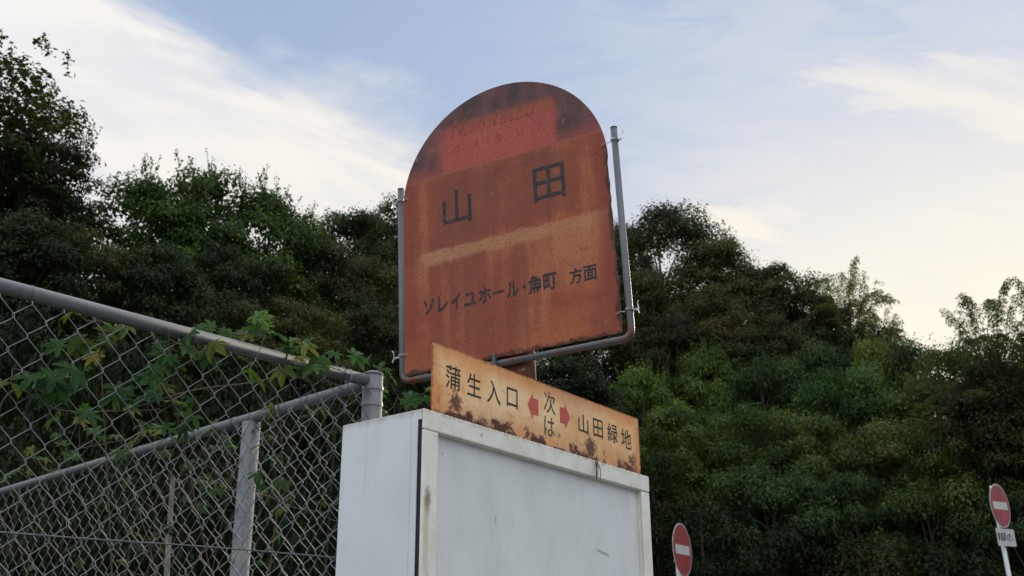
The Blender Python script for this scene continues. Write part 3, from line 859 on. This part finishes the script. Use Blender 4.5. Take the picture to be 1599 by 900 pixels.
PROTO = {}
def proto(key, seed, leafm, H=6.0, Wd=4.6, puffs=55, lpp=300, leaf=.15, asp=.30, pr=(.45, .85), egg=.55, base=.12, gap=0.0, shoots=0, flat=.75, inner=.35, limbs=9):
    R = np.random.default_rng(seed); rnd = random.Random(seed)
    # puff centres through an egg shaped envelope, more of them near its surface
    C = []
    while len(C) < puffs:
        d = unit(R, 1)[0]; rr = R.uniform(inner, 1) ** .6
        z = d[2]
        wz = 1.0 if z < 0 else (1 - .10*z)
        p = np.array([d[0]*wz*Wd/2*.82*rr, d[1]*wz*Wd/2*.82*rr, H*(base + (1-base)*.5) + d[2]*rr*H*(1-base)*.5*.88])
        lump = 1 + .22*math.sin(3*math.atan2(d[1], d[0]) + seed) * (1 - abs(d[2]))
        p[:2] *= lump
        if gap and any(np.linalg.norm(p - c) < gap for c in C) and R.random() < .8: continue
        C.append(p)
    C = np.array(C)
    VV = []; FF = []; KK = []; off = 0; twigs = []
    for c in C:
        r = R.uniform(*pr); n = int(lpp * (r / pr[1]) ** 2) + 20
        d = unit(R, n); d[:, 2] = np.where(d[:, 2] < -.25, -d[:, 2]*.7, d[:, 2])
        d += R.normal(scale=.12, size=d.shape)
        rr = r * R.uniform(.62, 1.08, (n, 1)) ** .7
        sub = 1 + .25*np.sin(d[:, :1]*7 + c[0]*5) * np.cos(d[:, 1:2]*6 + c[1]*3)
        P = c + d * rr * sub * np.array([1, 1, flat])
        Nn = d * .95 + np.array([0, 0, .40]) + R.normal(scale=.36, size=d.shape)
        v, f = leaves(P, Nn, leaf, asp, R)
        KK.append(np.full(len(v), R.uniform(0, 1)**1.3)); VV.append(v); FF.append(f + off); off += len(v)
    if shoots:
        top = C[np.argsort(-C[:, 2])][:max(8, shoots//2)]
        for k in range(shoots):
            c = top[R.integers(len(top))] + np.array([R.normal(scale=.3), R.normal(scale=.3), .3])
            L = R.uniform(.25, .65); lean = R.normal(scale=.30, size=2)
            m = 34; tt = R.uniform(-.2, 1, m)
            twigs.append((c, c + np.array([lean[0]*L, lean[1]*L, L])))
            P = c + np.stack([lean[0]*tt*L, lean[1]*tt*L, tt*L], 1) + R.normal(scale=.035, size=(m, 3)) * (1.6 - tt[:, None])
            Nn = R.normal(size=(m, 3)) + np.array([0, 0, .6])
            v, f = leaves(P, Nn, leaf*.85*(1.15 - .5*tt[:, None]), asp, R)
            KK.append(np.full(len(v), R.uniform(.3, 1))); VV.append(v); FF.append(f + off); off += len(v)
    crown = raw_mesh('crown', np.concatenate(VV), np.concatenate(FF), leafm, np.concatenate(KK))
    b = MB()
    for a0, a1 in twigs: b.tube([a0, (a0+a1)/2, a1], [.009, .007, .003], 4)
    tr = [np.array([0, 0, -.3]), np.array([.04, .02, H*.2]), np.array([rnd.uniform(-.15, .15), rnd.uniform(-.15, .15), H*.5]), np.array([rnd.uniform(-.3, .3), rnd.uniform(-.3, .3), H*.85])]
    sp = spline(tr, 5); rr = np.linspace(.13, .02, len(sp)); b.tube(sp, rr, 7)
    idx = R.permutation(len(C))[:limbs]
    for i in idx:
        k = rnd.randint(3, len(sp)-4); s = sp[k]; e = C[i]
        mid = (s + e)/2 + np.array([0, 0, .15*np.linalg.norm(e - s)])
        q = spline([s, mid, e], 4); b.tube(q, np.linspace(rr[k]*.6, .012, len(q)), 5)
        for j in range(3):
            e2 = e + unit(R, 1)[0]*.5; b.tube([e, (e+e2)/2 + [0, 0, .05], e2], [.012, .008, .004], 4)
    me = bpy.data.meshes.new('trunk'); me.from_pydata(b.v, [], b.f); me.update(); me.materials.append(BARK)
    PROTO[key] = (crown, me, H, Wd)

proto('dense_a', 1, LEAF_DARK, puffs=88, lpp=640, leaf=0.088, pr=(0.38, 0.66), asp=0.34, gap=0.62, inner=0.6)
proto('dense_b', 2, LEAF_DARK, puffs=105, lpp=520, pr=(0.32, 0.56), leaf=0.082, asp=0.34, gap=0.52, inner=0.6)
proto('olive_a', 3, LEAF_OLIVE, puffs=88, lpp=640, leaf=0.085, asp=0.32, pr=(0.38, 0.66), gap=0.62, inner=0.6)
proto('olive_b', 4, LEAF_OLIVE, puffs=70, lpp=800, pr=(0.42, 0.74), leaf=0.082, asp=0.32, gap=0.7, inner=0.6)
proto('shooty', 5, LEAF_FRESH, puffs=92, lpp=600, shoots=46, leaf=0.088, asp=0.34, base=.05, pr=(0.36, 0.64), gap=0.6, inner=0.55)
proto('gappy', 6, LEAF_DARK, H=8, Wd=5.2, puffs=230, lpp=260, pr=(.22, .46), leaf=0.085, gap=.34, inner=.12, flat=.6, limbs=70, base=.06, shoots=24, asp=0.33)
proto('mound_a', 7, LEAF_VINE, H=4.0, Wd=4.6, gap=0.78, puffs=40, lpp=1150, pr=(0.46, 0.82), leaf=0.078, asp=.40, base=0, flat=.8, inner=0.75)
proto('mound_b', 8, LEAF_VINE, H=4.0, Wd=4.6, puffs=52, lpp=900, pr=(0.4, 0.7), leaf=0.078, asp=.40, base=0, flat=.8, inner=0.75, gap=0.66)
proto('fresh', 9, LEAF_FRESH, H=4.0, Wd=4.4, puffs=56, lpp=700, pr=(0.36, 0.64), leaf=0.085, asp=.36, base=0, shoots=14, inner=0.65, gap=0.55)
proto('brush', 10, LEAF_DARK, H=3.0, Wd=3.4, puffs=60, lpp=330, pr=(.3, .55), leaf=0.08, asp=.28, base=0, gap=.2, limbs=8)
def airy_proto(key, seed, leafm, H=6.0, Wd=6.4):
    """thin-crowned tree: arching limbs carrying flat layered sprays of fine leaflets"""
    R = np.random.default_rng(seed); b = MB(); VV = []; FF = []; KK = []; off = 0
    sp = spline([np.array([0, 0, -.3]), np.array([.1, 0, H*.25]), np.array([-.1, .1, H*.5]), np.array([.05, 0, H*.8])], 5)
    rr = np.linspace(.12, .03, len(sp)); b.tube(sp, rr, 7)
    for li in range(44):
        th = li * 2.399 + R.normal(scale=.2); k = R.integers(5, len(sp)); s0 = sp[k]
        rad_ = R.uniform(.05, 1.0)**.6 * Wd/2; zt = H*(1 - .40*(rad_/(Wd/2))**2)*R.uniform(.86, 1.0)
        e = np.array([math.cos(th)*rad_, math.sin(th)*rad_, max(zt, s0[2] + .1)])
        mid = s0*.45 + e*.55 + np.array([0, 0, .35])
        q = spline([s0, mid, e], 8); b.tube(q, np.linspace(rr[k]*.35, .005, len(q)), 5)
        for j in range(5, len(q)):
            for side in (-1, 1):
                if R.random() < .22: continue
                d = q[min(j+1, len(q)-1)] - q[j-1]; d[2] *= .3; d /= np.linalg.norm(d) + 1e-9
                sd_ = np.array([-d[1], d[0], 0]) * side
                L = R.uniform(.22, .50); dr = (d*.7 + sd_*R.uniform(.4, 1.0)); dr /= np.linalg.norm(dr)
                tip = q[j] + dr*L - np.array([0, 0, .22*L])
                b.tube([q[j], (q[j] + tip)/2 + [0, 0, .04], tip], [.006, .004, .002], 4)
                m = 22; tt = R.uniform(.1, 1, m)[:, None]
                per = np.cross(dr, [0, 0, 1.]); wv = R.uniform(-1, 1, (m, 1))
                P = q[j] + (tip - q[j])*tt + per*wv*.16*np.sin(tt*2.6 + .3) + np.array([0, 0, .04])*np.sin(tt*3.1) - np.array([0, 0, .07])*np.abs(wv)
                Nn = np.array([0, 0, 1.]) + R.normal(scale=.35, size=(m, 3))
                v, f = leaves(P, Nn, .072, .26, R)
                VV.append(v); FF.append(f + off); off += len(v); KK.append(np.full(len(v), R.uniform(0, 1)))
    crown = raw_mesh('crown', np.concatenate(VV), np.concatenate(FF), leafm, np.concatenate(KK))
    me = bpy.data.meshes.new('trunk'); me.from_pydata(b.v, [], b.f); me.update(); me.materials.append(BARK)
    PROTO[key] = (crown, me, H, Wd)
LEAF_LACY = leaf_mat('thin_lacy_leaf', [(0, (.10, .105, .05)), (.6, (.14, .14, .07)), (1, (.20, .18, .09))], .6)
airy_proto('airy', 11, LEAF_LACY)
airy_proto('airy_b', 12, LEAF_LACY)

used = {}
def plant(kind, px, top, w, r, label, tint=(1, 1, 1), cat='tree', group=None, name=None):
    crown, trunk, H, Wd = PROTO[kind]
    P = at(px, top, r)
    z0 = float(terrain(P[0], P[1]))
    h = P[2] - z0
    if h < 1.2: print('LOW', kind, px, top, round(h, 2)); z0 = P[2] - 1.2; h = 1.2
    wid = w * r / math.cos(rad(10)) / F_PX
    name = name or {'tree': 'broadleaf_tree', 'shrub': 'shrub'}[cat]
    R = random.Random(int(px*7 + top*13 + r))
    hue = R.choice(((.84, .84, .58), (.42, .54, .42), (.52, .70, .48), (.66, .74, .46), (.40, .54, .44)))
    if kind in ('mound_a', 'mound_b', 'fresh'):
        wid *= .90; hue = tuple(1.3*v_ for v_ in hue)
    root = empty(name, Matrix.Translation(Vector((P[0], P[1], z0))) @ Matrix.Rotation(R.uniform(0, 6.28), 4, 'Z') @ Matrix.Diagonal((wid/Wd, wid/Wd, h/H*1.02, 1)))
    tag(root, label, cat, group)
    for nm, me in (('crown', crown), ('trunk', trunk)):
        k = R.uniform(.9, 1.1)
        o = bpy.data.objects.new(nm, me); COL.objects.link(o); o.parent = root
        o.color = (tint[0]*hue[0]*k, tint[1]*hue[1]*k, tint[2]*hue[2]*k, 1)
    return root

G1 = 'trees along the wooded ridge'; G2 = 'trees on the middle of the wooded slope'; G3 = 'vine covered mounds on the bank'; G4 = 'brush behind the chain link fence'
TREES = [
 # left part of the skyline
 ('gappy', -40, 62, 520, 17, 'tall dark tree at the upper left with sky showing through its crown', (.9,.85,.8), 'tree', G1),
 ('gappy', 92, 165, 250, 16.5, 'small dark tree with ragged twigs right below the tall upper left tree', (.85,.8,.75), 'tree', G1),
 ('shooty', 235, 278, 290, 18, 'leafy green tree with upright shoots, leftmost of the shoot-topped trees on the left ridge', (1,1,1), 'tree', G1),
 ('shooty', 325, 274, 300, 18.5, 'leafy green tree with upright shoots, middle one of the shoot-topped trees on the left ridge', (1.05,1.05,1), 'tree', G1),
 ('shooty', 425, 294, 280, 19, 'leafy yellowish green tree with upright shoots sloping down towards the sign', (1.1,1.1,.95), 'tree', G1),
 ('dense_b', 545, 318, 210, 25, 'distant dark tree on the ridge between the shoot-topped trees and the sign', (.85,.85,.85), 'tree', G1),
 ('dense_a', 615, 320, 200, 27, 'distant dark tree on the ridge just left of the grey sign pipe', (.9,.9,.85), 'tree', G1),
 ('olive_a', 690, 330, 180, 29, None, (.9,.9,.9), 'tree', G1), ('dense_a', 790, 330, 200, 30, None, (.9,.9,.9), 'tree', G1), ('olive_b', 890, 335, 200, 30, None, (.9,.9,.9), 'tree', G1),
 # ridge right of the sign
 ('olive_b', 1035, 326, 260, 29, 'round olive tree crowning the ridge right of the rusty sign', (.9,.88,.85), 'tree', G1),
 ('olive_a', 975, 345, 130, 30, 'olive tree on the ridge half hidden by the right sign pipe', (.85,.85,.8), 'tree', G1),
 ('olive_a', 1115, 372, 210, 28, 'olive tree one step down the ridge from the round crowning tree', (.85,.82,.8), 'tree', G1),
 ('dense_b', 1175, 400, 180, 28.5, 'dark small-crowned tree on the ridge with two knobs at its top', (.75,.75,.75), 'tree', G1),
 ('dense_a', 1235, 430, 180, 27.5, 'dark tree on the falling ridge left of the feathery see-through tree', (.72,.72,.72), 'tree', G1),
 ('dense_b', 1290, 474, 160, 27, 'dark tree at the foot of the feathery see-through tree', (.72,.72,.72), 'tree', G1),
 ('dense_a', 1350, 508, 150, 26, 'dark tree at the low end of the falling ridge', (.75,.75,.72), 'tree', G1),
 ('airy', 1312, 408, 190, 27, 'feathery see-through tree standing up from the falling ridge', (1,.95,.9), 'tree', G1),
 ('airy_b', 1372, 484, 150, 26.5, 'small feathery see-through tree in the dip of the skyline', (1,.95,.9), 'tree', G1),
 # right edge skyline
 ('airy', 1530, 438, 250, 19.5, 'feathery open tree against the bright evening glow at the right', (1,.95,.85), 'tree', G1),
 ('airy_b', 1632, 424, 250, 19.2, 'feathery open tree cut by the right photo edge', (1,.95,.85), 'tree', G1),
 ('dense_a', 1600, 530, 220, 20.5, 'dark tree below the feathery trees at the right photo edge', (.8,.8,.75), 'tree', G1),
 ('mound_a', 1500, 540, 200, 22, 'dark leafy crown below the bright evening glow', (.8,.8,.75), 'tree', G1),
 ('mound_b', 1420, 540, 180, 24, 'low dark crown filling the dip of the skyline', (.8,.8,.75), 'tree', G1),
 # middle of the slope, left
 ('dense_a', 30, 330, 260, 14, 'dark tree at the left photo edge above the fence rail', (.75,.8,.8), 'tree', G2),
 ('dense_b', 150, 350, 220, 14.5, 'dark tree with layered leaves between the tall left tree and the shoot-topped trees', (.9,.95,.95), 'tree', G2),
 ('dense_a', 250, 385, 230, 15, 'dark bluish green tree under the shoot-topped trees', (.8,.9,.85), 'tree', G2),
 ('dense_b', 370, 375, 220, 16.5, 'dark tree under the middle of the left ridge', (.8,.85,.8), 'tree', G2),
 ('olive_a', 500, 370, 220, 19, 'brownish olive tree left of the sign with fine foliage', (.95,.9,.85), 'tree', G2),
 ('olive_b', 590, 400, 190, 20, 'brownish olive tree hugging the left sign pipe', (.9,.85,.8), 'tree', G2),
 ('olive_a', 470, 470, 220, 16, 'low brownish tree above the corner of the fence', (.85,.85,.8), 'tree', G2),
 ('dense_a', 350, 450, 200, 14.5, 'shadowy dark tree just above the fence rail', (.65,.7,.7), 'tree', G2),
 ('dense_a', 580, 480, 200, 17, 'shadowy tree behind the fence corner post', (.7,.7,.7), 'tree', G2),
 # middle of the slope, right
 ('olive_b', 1010, 420, 190, 26, 'olive brown tree beside the right sign pipe half way up the slope', (.85,.8,.75), 'tree', G2),
 ('olive_a', 1110, 450, 190, 25.5, 'olive brown tree in the centre of the right slope below the ridge', (.9,.82,.75), 'tree', G2),
 ('olive_a', 1210, 495, 160, 25, 'olive tree above the vine mounds under the dark ridge trees', (.85,.8,.75), 'tree', G2),
 ('olive_b', 1040, 490, 180, 24.5, 'shadowy olive tree level with the lower right sign corner', (.75,.72,.7), 'tree', G2),
 ('dense_a', 1150, 520, 170, 24.5, 'dark tree wedged between olive trees on the right slope', (.75,.75,.7), 'tree', G2),
 ('olive_b', 870, 450, 250, 25, None, (.8,.8,.8), 'tree', G2), ('olive_a', 740, 430, 250, 25, None, (.8,.8,.8), 'tree', G2),
 # vine mounds on the bank, right
 ('fresh', 1000, 572, 170, 22, 'bright fresh green bush above the right end of the yellow board', (1.15,1.15,1), 'shrub', G3),
 ('fresh', 1090, 545, 170, 23, 'tall fresh green bush with upright leafy tips on the right slope', (1.05,1.05,1), 'shrub', G3),
 ('mound_a', 1190, 560, 170, 23, 'vine mound in the middle of the bank under the olive trees', (.85,.9,.85), 'shrub', G3),
 ('fresh', 1360, 528, 160, 24, 'yellowish green bush under the low end of the ridge', (1.05,1,.9), 'shrub', G3),
 ('mound_b', 1270, 545, 170, 23.5, 'dark vine mound left of the yellowish green bush', (.8,.85,.85), 'shrub', G3),
 ('mound_a', 1310, 580, 210, 22, 'big vine mound with a lit shoulder sloping down to the right', (.85,.95,.9), 'shrub', G3),
 ('mound_a', 1440, 590, 180, 21.5, 'vine mound below the dip of the skyline', (.75,.8,.75), 'shrub', G3),
 ('dense_a', 1540, 570, 210, 19.5, 'dark shadowy tree at the right edge of the bank', (.7,.75,.7), 'tree', G3),
 ('mound_b', 1060, 640, 200, 20.5, 'rounded vine mound right of the yellow board end', (.95,1,.95), 'shrub', G3),
 ('mound_a', 1160, 635, 210, 20.8, 'rounded vine mound in the centre of the bank', (.9,.98,.9), 'shrub', G3),
 ('mound_b', 1260, 655, 210, 20.4, 'dull green vine mound right of the bank centre', (.85,.92,.9), 'shrub', G3),
 ('mound_a', 1370, 665, 210, 20.2, 'dull green vine mound below the big lit-shouldered mound', (.85,.9,.85), 'shrub', G3),
 ('mound_b', 1480, 675, 220, 19.8, 'dull green vine mound left of the far no entry sign', (.8,.85,.8), 'shrub', G3),
 ('mound_a', 1590, 680, 200, 19.4, 'dull green vine mound directly above the far no entry sign', (.75,.8,.75), 'shrub', G3),
 ('brush', 1020, 700, 160, 18.9, 'dark twiggy bush touching the top right cabinet corner', (.7,.75,.7), 'shrub', G3),
 ('mound_a', 1195, 725, 240, 19, 'broad vine mound with pale leaf tips above the nearer no entry sign', (1,1.05,1), 'shrub', G3),
 ('mound_b', 1330, 745, 200, 18.8, 'vine mound low on the bank between the two no entry signs', (.8,.88,.85), 'shrub', G3),
 ('mound_a', 1445, 750, 210, 18.7, 'vine mound low on the bank left of the small lettered plate', (.72,.8,.75), 'shrub', G3),
 ('mound_b', 1580, 770, 200, 18.4, 'shadowy vine mound directly behind the far no entry sign', (.65,.7,.7), 'shrub', G3),
 ('brush', 1090, 780, 190, 18.2, 'dark bush directly behind the nearer no entry sign', (.6,.62,.6), 'shrub', G3),
 ('brush', 1210, 815, 210, 17.9, 'dark bush with bare pale twigs under the broad vine mound', (.55,.58,.55), 'shrub', G3),
 ('brush', 1340, 835, 210, 17.8, 'dark bush at the bottom of the photo between the no entry signs', (.6,.65,.62), 'shrub', G3),
 ('brush', 1470, 840, 210, 17.7, 'dark bush at the bottom of the photo beside the sign pole', (.62,.7,.66), 'shrub', G3),
 # brush seen through the fence
 ('brush', 60, 470, 300, 10.5, 'shadowy bush behind the fence at the left photo edge', (.36,.50,.42), 'shrub', G4),
 ('brush', 220, 500, 280, 10.8, 'shadowy bush behind the fence rail, second from the left', (.40,.54,.44), 'shrub', G4),
 ('brush', 370, 540, 260, 11.3, 'shadowy bush behind the middle of the near fence rail', (.40,.54,.44), 'shrub', G4),
 ('brush', 520, 580, 260, 12, 'shadowy bush behind the fence corner post', (.42,.5,.40), 'shrub', G4),
 ('brush', 640, 580, 220, 13.5, 'shadowy bush in the gap between fence corner and yellow board', (.40,.54,.44), 'shrub', G4),
 ('brush', 40, 650, 300, 8.6, 'low dark bush seen through two layers of mesh at the left photo edge', (.38,.5,.42), 'shrub', G4),
 ('brush', 210, 690, 280, 8.9, 'low dark bush seen through the mesh behind the wooden stake', (.40,.54,.44), 'shrub', G4),
 ('brush', 390, 690, 260, 9.2, 'low dark bush behind the inner fence post', (.40,.54,.44), 'shrub', G4),
 ('brush', 510, 720, 240, 9.6, 'low dark bush seen through the mesh left of the cabinet', (.40,.54,.44), 'shrub', G4),
 ('dense_a', 880, 560, 240, 18, None, (.6,.62,.6), 'tree', G2), ('dense_a', 720, 560, 240, 17, None, (.6,.6,.6), 'tree', G2),
]
for T in TREES:
    kind, px, top, w, r, label, tint, cat, grp = T
    if label is None: grp = 'trees hidden behind the sign'; label = 'dark tree in the wood mostly hidden behind the rusty sign plate'
    nm = {'mound_a': 'vine_mound', 'mound_b': 'vine_mound', 'airy': 'feathery_tree', 'airy_b': 'feathery_tree', 'brush': 'bush', 'fresh': 'bush'}.get(kind)
    if cat == 'tree' and kind.startswith('mound'): nm = 'broadleaf_tree'
    plant(kind, px, top, w, r, label, tint, cat, grp, nm)

# leafy undergrowth covering the slope between the trees
R = np.random.default_rng(77)
n = 90000
az = R.uniform(-34, 34, n); u_ = R.uniform(0, 1, n)
r0 = np.interp(az, PA[:, 0], PA[:, 1]); rc = np.interp(az, PA[:, 0], PA[:, 2])
r = r0 - 1.5 + (rc - r0 + 2) * u_ ** 1.2
x = np.sin(np.radians(az)) * r; y = np.cos(np.radians(az)) * r
z = terrain(x, y)
lump = .5 + .5*np.sin(x*1.9 + 1.3*np.sin(y*1.1)) * np.cos(y*1.7 + x*.6)
z = z + (.10 + .40*lump) * R.uniform(.3, 1.05, n)
v, f = leaves(np.stack([x, y, z], 1), R.normal(size=(n, 3))*.5 + np.array([0, -.3, .8]), .17, .38, R)
o = bpy.data.objects.new('undergrowth', raw_mesh('undergrowth', v, f, LEAF_VINE)); COL.objects.link(o)
o.color = (.40, .44, .40, 1)
tag(o, 'dense leafy undergrowth covering the slope between the trees', 'undergrowth', kind='stuff')

# ------------------------------------------------------------------ lobed vines climbing the fence
def lobed_leaf(lobes, R):
    """outline of a palmate leaf in its own plane, stalk at the origin, tip along +x"""
    angs = {5: (-118, -60, 0, 60, 118), 7: (-140, -92, -46, 0, 46, 92, 140)}[lobes]
    lens = {5: (.55, .85, 1, .85, .55), 7: (.42, .72, .92, 1, .92, .72, .42)}[lobes]
    pts = [(-.04, -.05)]
    for i, (a, L) in enumerate(zip(angs, lens)):
        a = rad(a); L *= R.uniform(.92, 1.08)
        def q(f, w): return (math.cos(a)*f*L - math.sin(a)*w*L, math.sin(a)*f*L + math.cos(a)*w*L)
        pts += [q(.42, -.135), q(.57, -.200), q(.63, -.160), q(.78, -.135), q(.85, -.075), q(1, 0), q(.85, .075), q(.78, .135), q(.63, .160), q(.57, .200), q(.42, .135)]
        if i < len(angs)-1:
            am = rad((angs[i] + angs[i+1])/2); pts.append((math.cos(am)*.30, math.sin(am)*.30))
    pts.append((-.04, .05))
    return pts
def vine(name, label, stems, leafspots, plane, size=(.055, .085), tint=(1, 1, 1), seed=0):
    """stems: lists of (px,py,off); leafspots: (px,py,off,n,spread); plane: (point, normal)"""
    R = random.Random(seed); Pp, nn = plane
    def w(px, py, off): return on_plane(px, py, np.array(Pp) + nn*off, nn)
    st = MB(); lf = MB(); org = None
    SP = []
    for s in stems:
        pts = spline([w(*p) for p in s], 7)
        if org is None: org = np.array([pts[0][0], pts[0][1], max(0, float(terrain(pts[0][0], pts[0][1])))])
        st.tube([p - org for p in pts], np.linspace(.0022, .0014, len(pts)), 5); SP += pts
    SP = np.array(SP)
    for px, py, off, n, spread in leafspots:
        for k in range(n):
            c = w(px + R.gauss(0, spread*1.9), py + R.gauss(0, spread*1.15), off + R.gauss(0, .03))
            near = SP[np.argmin(((SP - c)**2).sum(1))]
            L = R.uniform(size[0]*.62, size[1]*.88)
            view = CAM - c; view /= np.linalg.norm(view)
            N_ = np.array([R.gauss(0, .35), R.gauss(0, .35) - .25, .75]) + view*R.uniform(.1, .7)
            N_ /= np.linalg.norm(N_)
            t = np.array([R.gauss(0, 1), R.gauss(0, 1), -.5]); t -= N_*t.dot(N_); t /= np.linalg.norm(t); s_ = np.cross(N_, t)
            poly = lobed_leaf(R.choice((5, 7, 7)), R)
            droop = R.uniform(.15, .45)
            vs = []
            for x_, y_ in poly:
                rr = math.hypot(x_, y_)
                vs.append(c + (t*x_ + s_*y_)*L - N_*L*droop*rr*rr + N_*L*.12*abs(math.sin(3.5*math.atan2(y_, x_)))*rr - org)
            ctr = c + t*L*.12 - org
            m = len(vs)
            lf.add(vs + [ctr], [(i, (i+1) % m, m) for i in range(m)])
            if np.linalg.norm(near - c) < .45:
                mid = (near + c)/2 - np.array([0, 0, .015]) - org
                st.tube(spline([near - org, mid, c - org], 3), .0011, 4, caps=False)
    root = empty(name, Matrix.Translation(Vector(org)))
    tag(root, label, 'vine', 'vines on the fence')
    st.build('stem', STEM, root, IDN)
    o = lf.build('foliage', LEAF_LOBED, root, IDN); o.color = (*tint, 1)
PLA = (PC, NA_); PLB = (PC, NB_)
vine('climbing_vine', 'lobed green vine leaves hanging in the near mesh at the left photo edge',
     [[(-60, 900, .05), (-20, 700, .04), (20, 610, .03), (90, 640, .02), (180, 642, .03), (250, 640, .03)], [(90, 640, .03), (60, 590, .0), (20, 575, .0)]],
     [(45, 585, -.04, 5, 16), (95, 600, -.04, 5, 16), (75, 625, -.02, 4, 16), (150, 600, .02, 3, 18)], PLA, (.05, .08), (1, 1.1, 1.1), 1)
vine('climbing_vine', 'yellowish lobed leaf spray hanging just under the near rail',
     [[(175, 900, .08), (165, 700, .06), (157, 560, .05), (155, 500, .05)]],
     [(140, 520, .05, 4, 14), (165, 530, .05, 3, 12), (130, 545, .05, 2, 8)], PLA, (.05, .07), (1.6, 1.25, .8), 2)
vine('climbing_vine', 'lobed vine reaching along the mesh below the middle of the near rail',
     [[(330, 900, .10), (300, 760, .06), (275, 640, .03), (268, 560, .0), (262, 520, -.02)], [(200, 640, .03), (300, 610, .0), (390, 598, -.02), (450, 585, -.03), (490, 586, -.03), (530, 605, -.03), (555, 630, -.02)]],
     [(235, 560, .02, 5, 18), (275, 560, .02, 5, 16), (250, 610, .0, 6, 18), (285, 625, -.02, 5, 16), (220, 600, .03, 4, 18), (290, 530, -.03, 2, 10)], PLA, (.05, .08), (.85, 1.05, 1), 3)
vine('climbing_vine', 'bright lobed vine shoot climbing over the near rail towards the corner post',
     [[(420, 900, .12), (440, 720, .08), (430, 600, .05), (418, 545, .03), (415, 515, .0)], [(425, 570, .05), (470, 560, .0), (520, 575, -.03), (545, 585, -.03)]],
     [(345, 512, .03, 4, 10), (375, 515, .03, 5, 12), (405, 508, .02, 4, 12), (440, 530, .0, 6, 13), (465, 545, .0, 5, 12), (505, 570, -.03, 5, 12), (455, 575, -.02, 4, 13), (390, 550, .04, 3, 14)], PLA, (.05, .075), (1.15, 1.25, .95), 4)
vine('climbing_vine', 'small lobed vine sprig right of the fence corner post',
     [[(660, 780, .35), (640, 660, .30), (610, 600, .25), (600, 575, .25)]],
     [(600, 575, .22, 5, 11), (612, 610, .24, 5, 12), (635, 630, .26, 4, 10)], PLA, (.045, .07), (1.1, 1.2, .95), 5)
vine('climbing_vine', 'lobed yellow green vine tangled over the far rail at the left',
     [[(40, 900, .12), (70, 780, .08), (90, 715, .05), (180, 690, .03), (240, 680, .02)]],
     [(70, 720, .03, 5, 20), (100, 715, .03, 4, 16), (165, 690, .02, 6, 18), (220, 670, .0, 6, 18), (150, 665, .05, 4, 18), (250, 690, .0, 4, 14), (40, 745, .05, 3, 14)], PLB, (.05, .08), (1.2, 1.15, .85), 6)
vine('climbing_vine', 'lobed vine tangle around the inner fence post',
     [[(330, 900, .15), (350, 800, .1), (370, 730, .05), (395, 700, -.02), (430, 690, .02)], [(395, 760, -.03), (450, 790, .04), (500, 800, .1)]],
     [(340, 690, .05, 5, 18), (375, 700, .0, 4, 14), (395, 760, -.05, 5, 10), (425, 665, .02, 3, 12), (480, 645, .05, 4, 14), (300, 700, .08, 4, 18), (500, 800, .1, 4, 16), (440, 770, .08, 4, 16)], PLB, (.045, .075), (.95, 1, .85), 7)
vine('climbing_vine', 'dim lobed vine leaves low in the double mesh beside the wooden stake',
     [[(230, 900, .25), (240, 830, .2), (250, 760, .15), (290, 740, .15)]],
     [(235, 800, .2, 5, 20), (290, 800, .2, 5, 20), (240, 860, .2, 5, 20), (320, 740, .15, 5, 16), (80, 870, .25, 3, 16), (140, 880, .25, 3, 16), (430, 860, .3, 4, 20)], PLB, (.045, .075), (.8, .85, .7), 8)
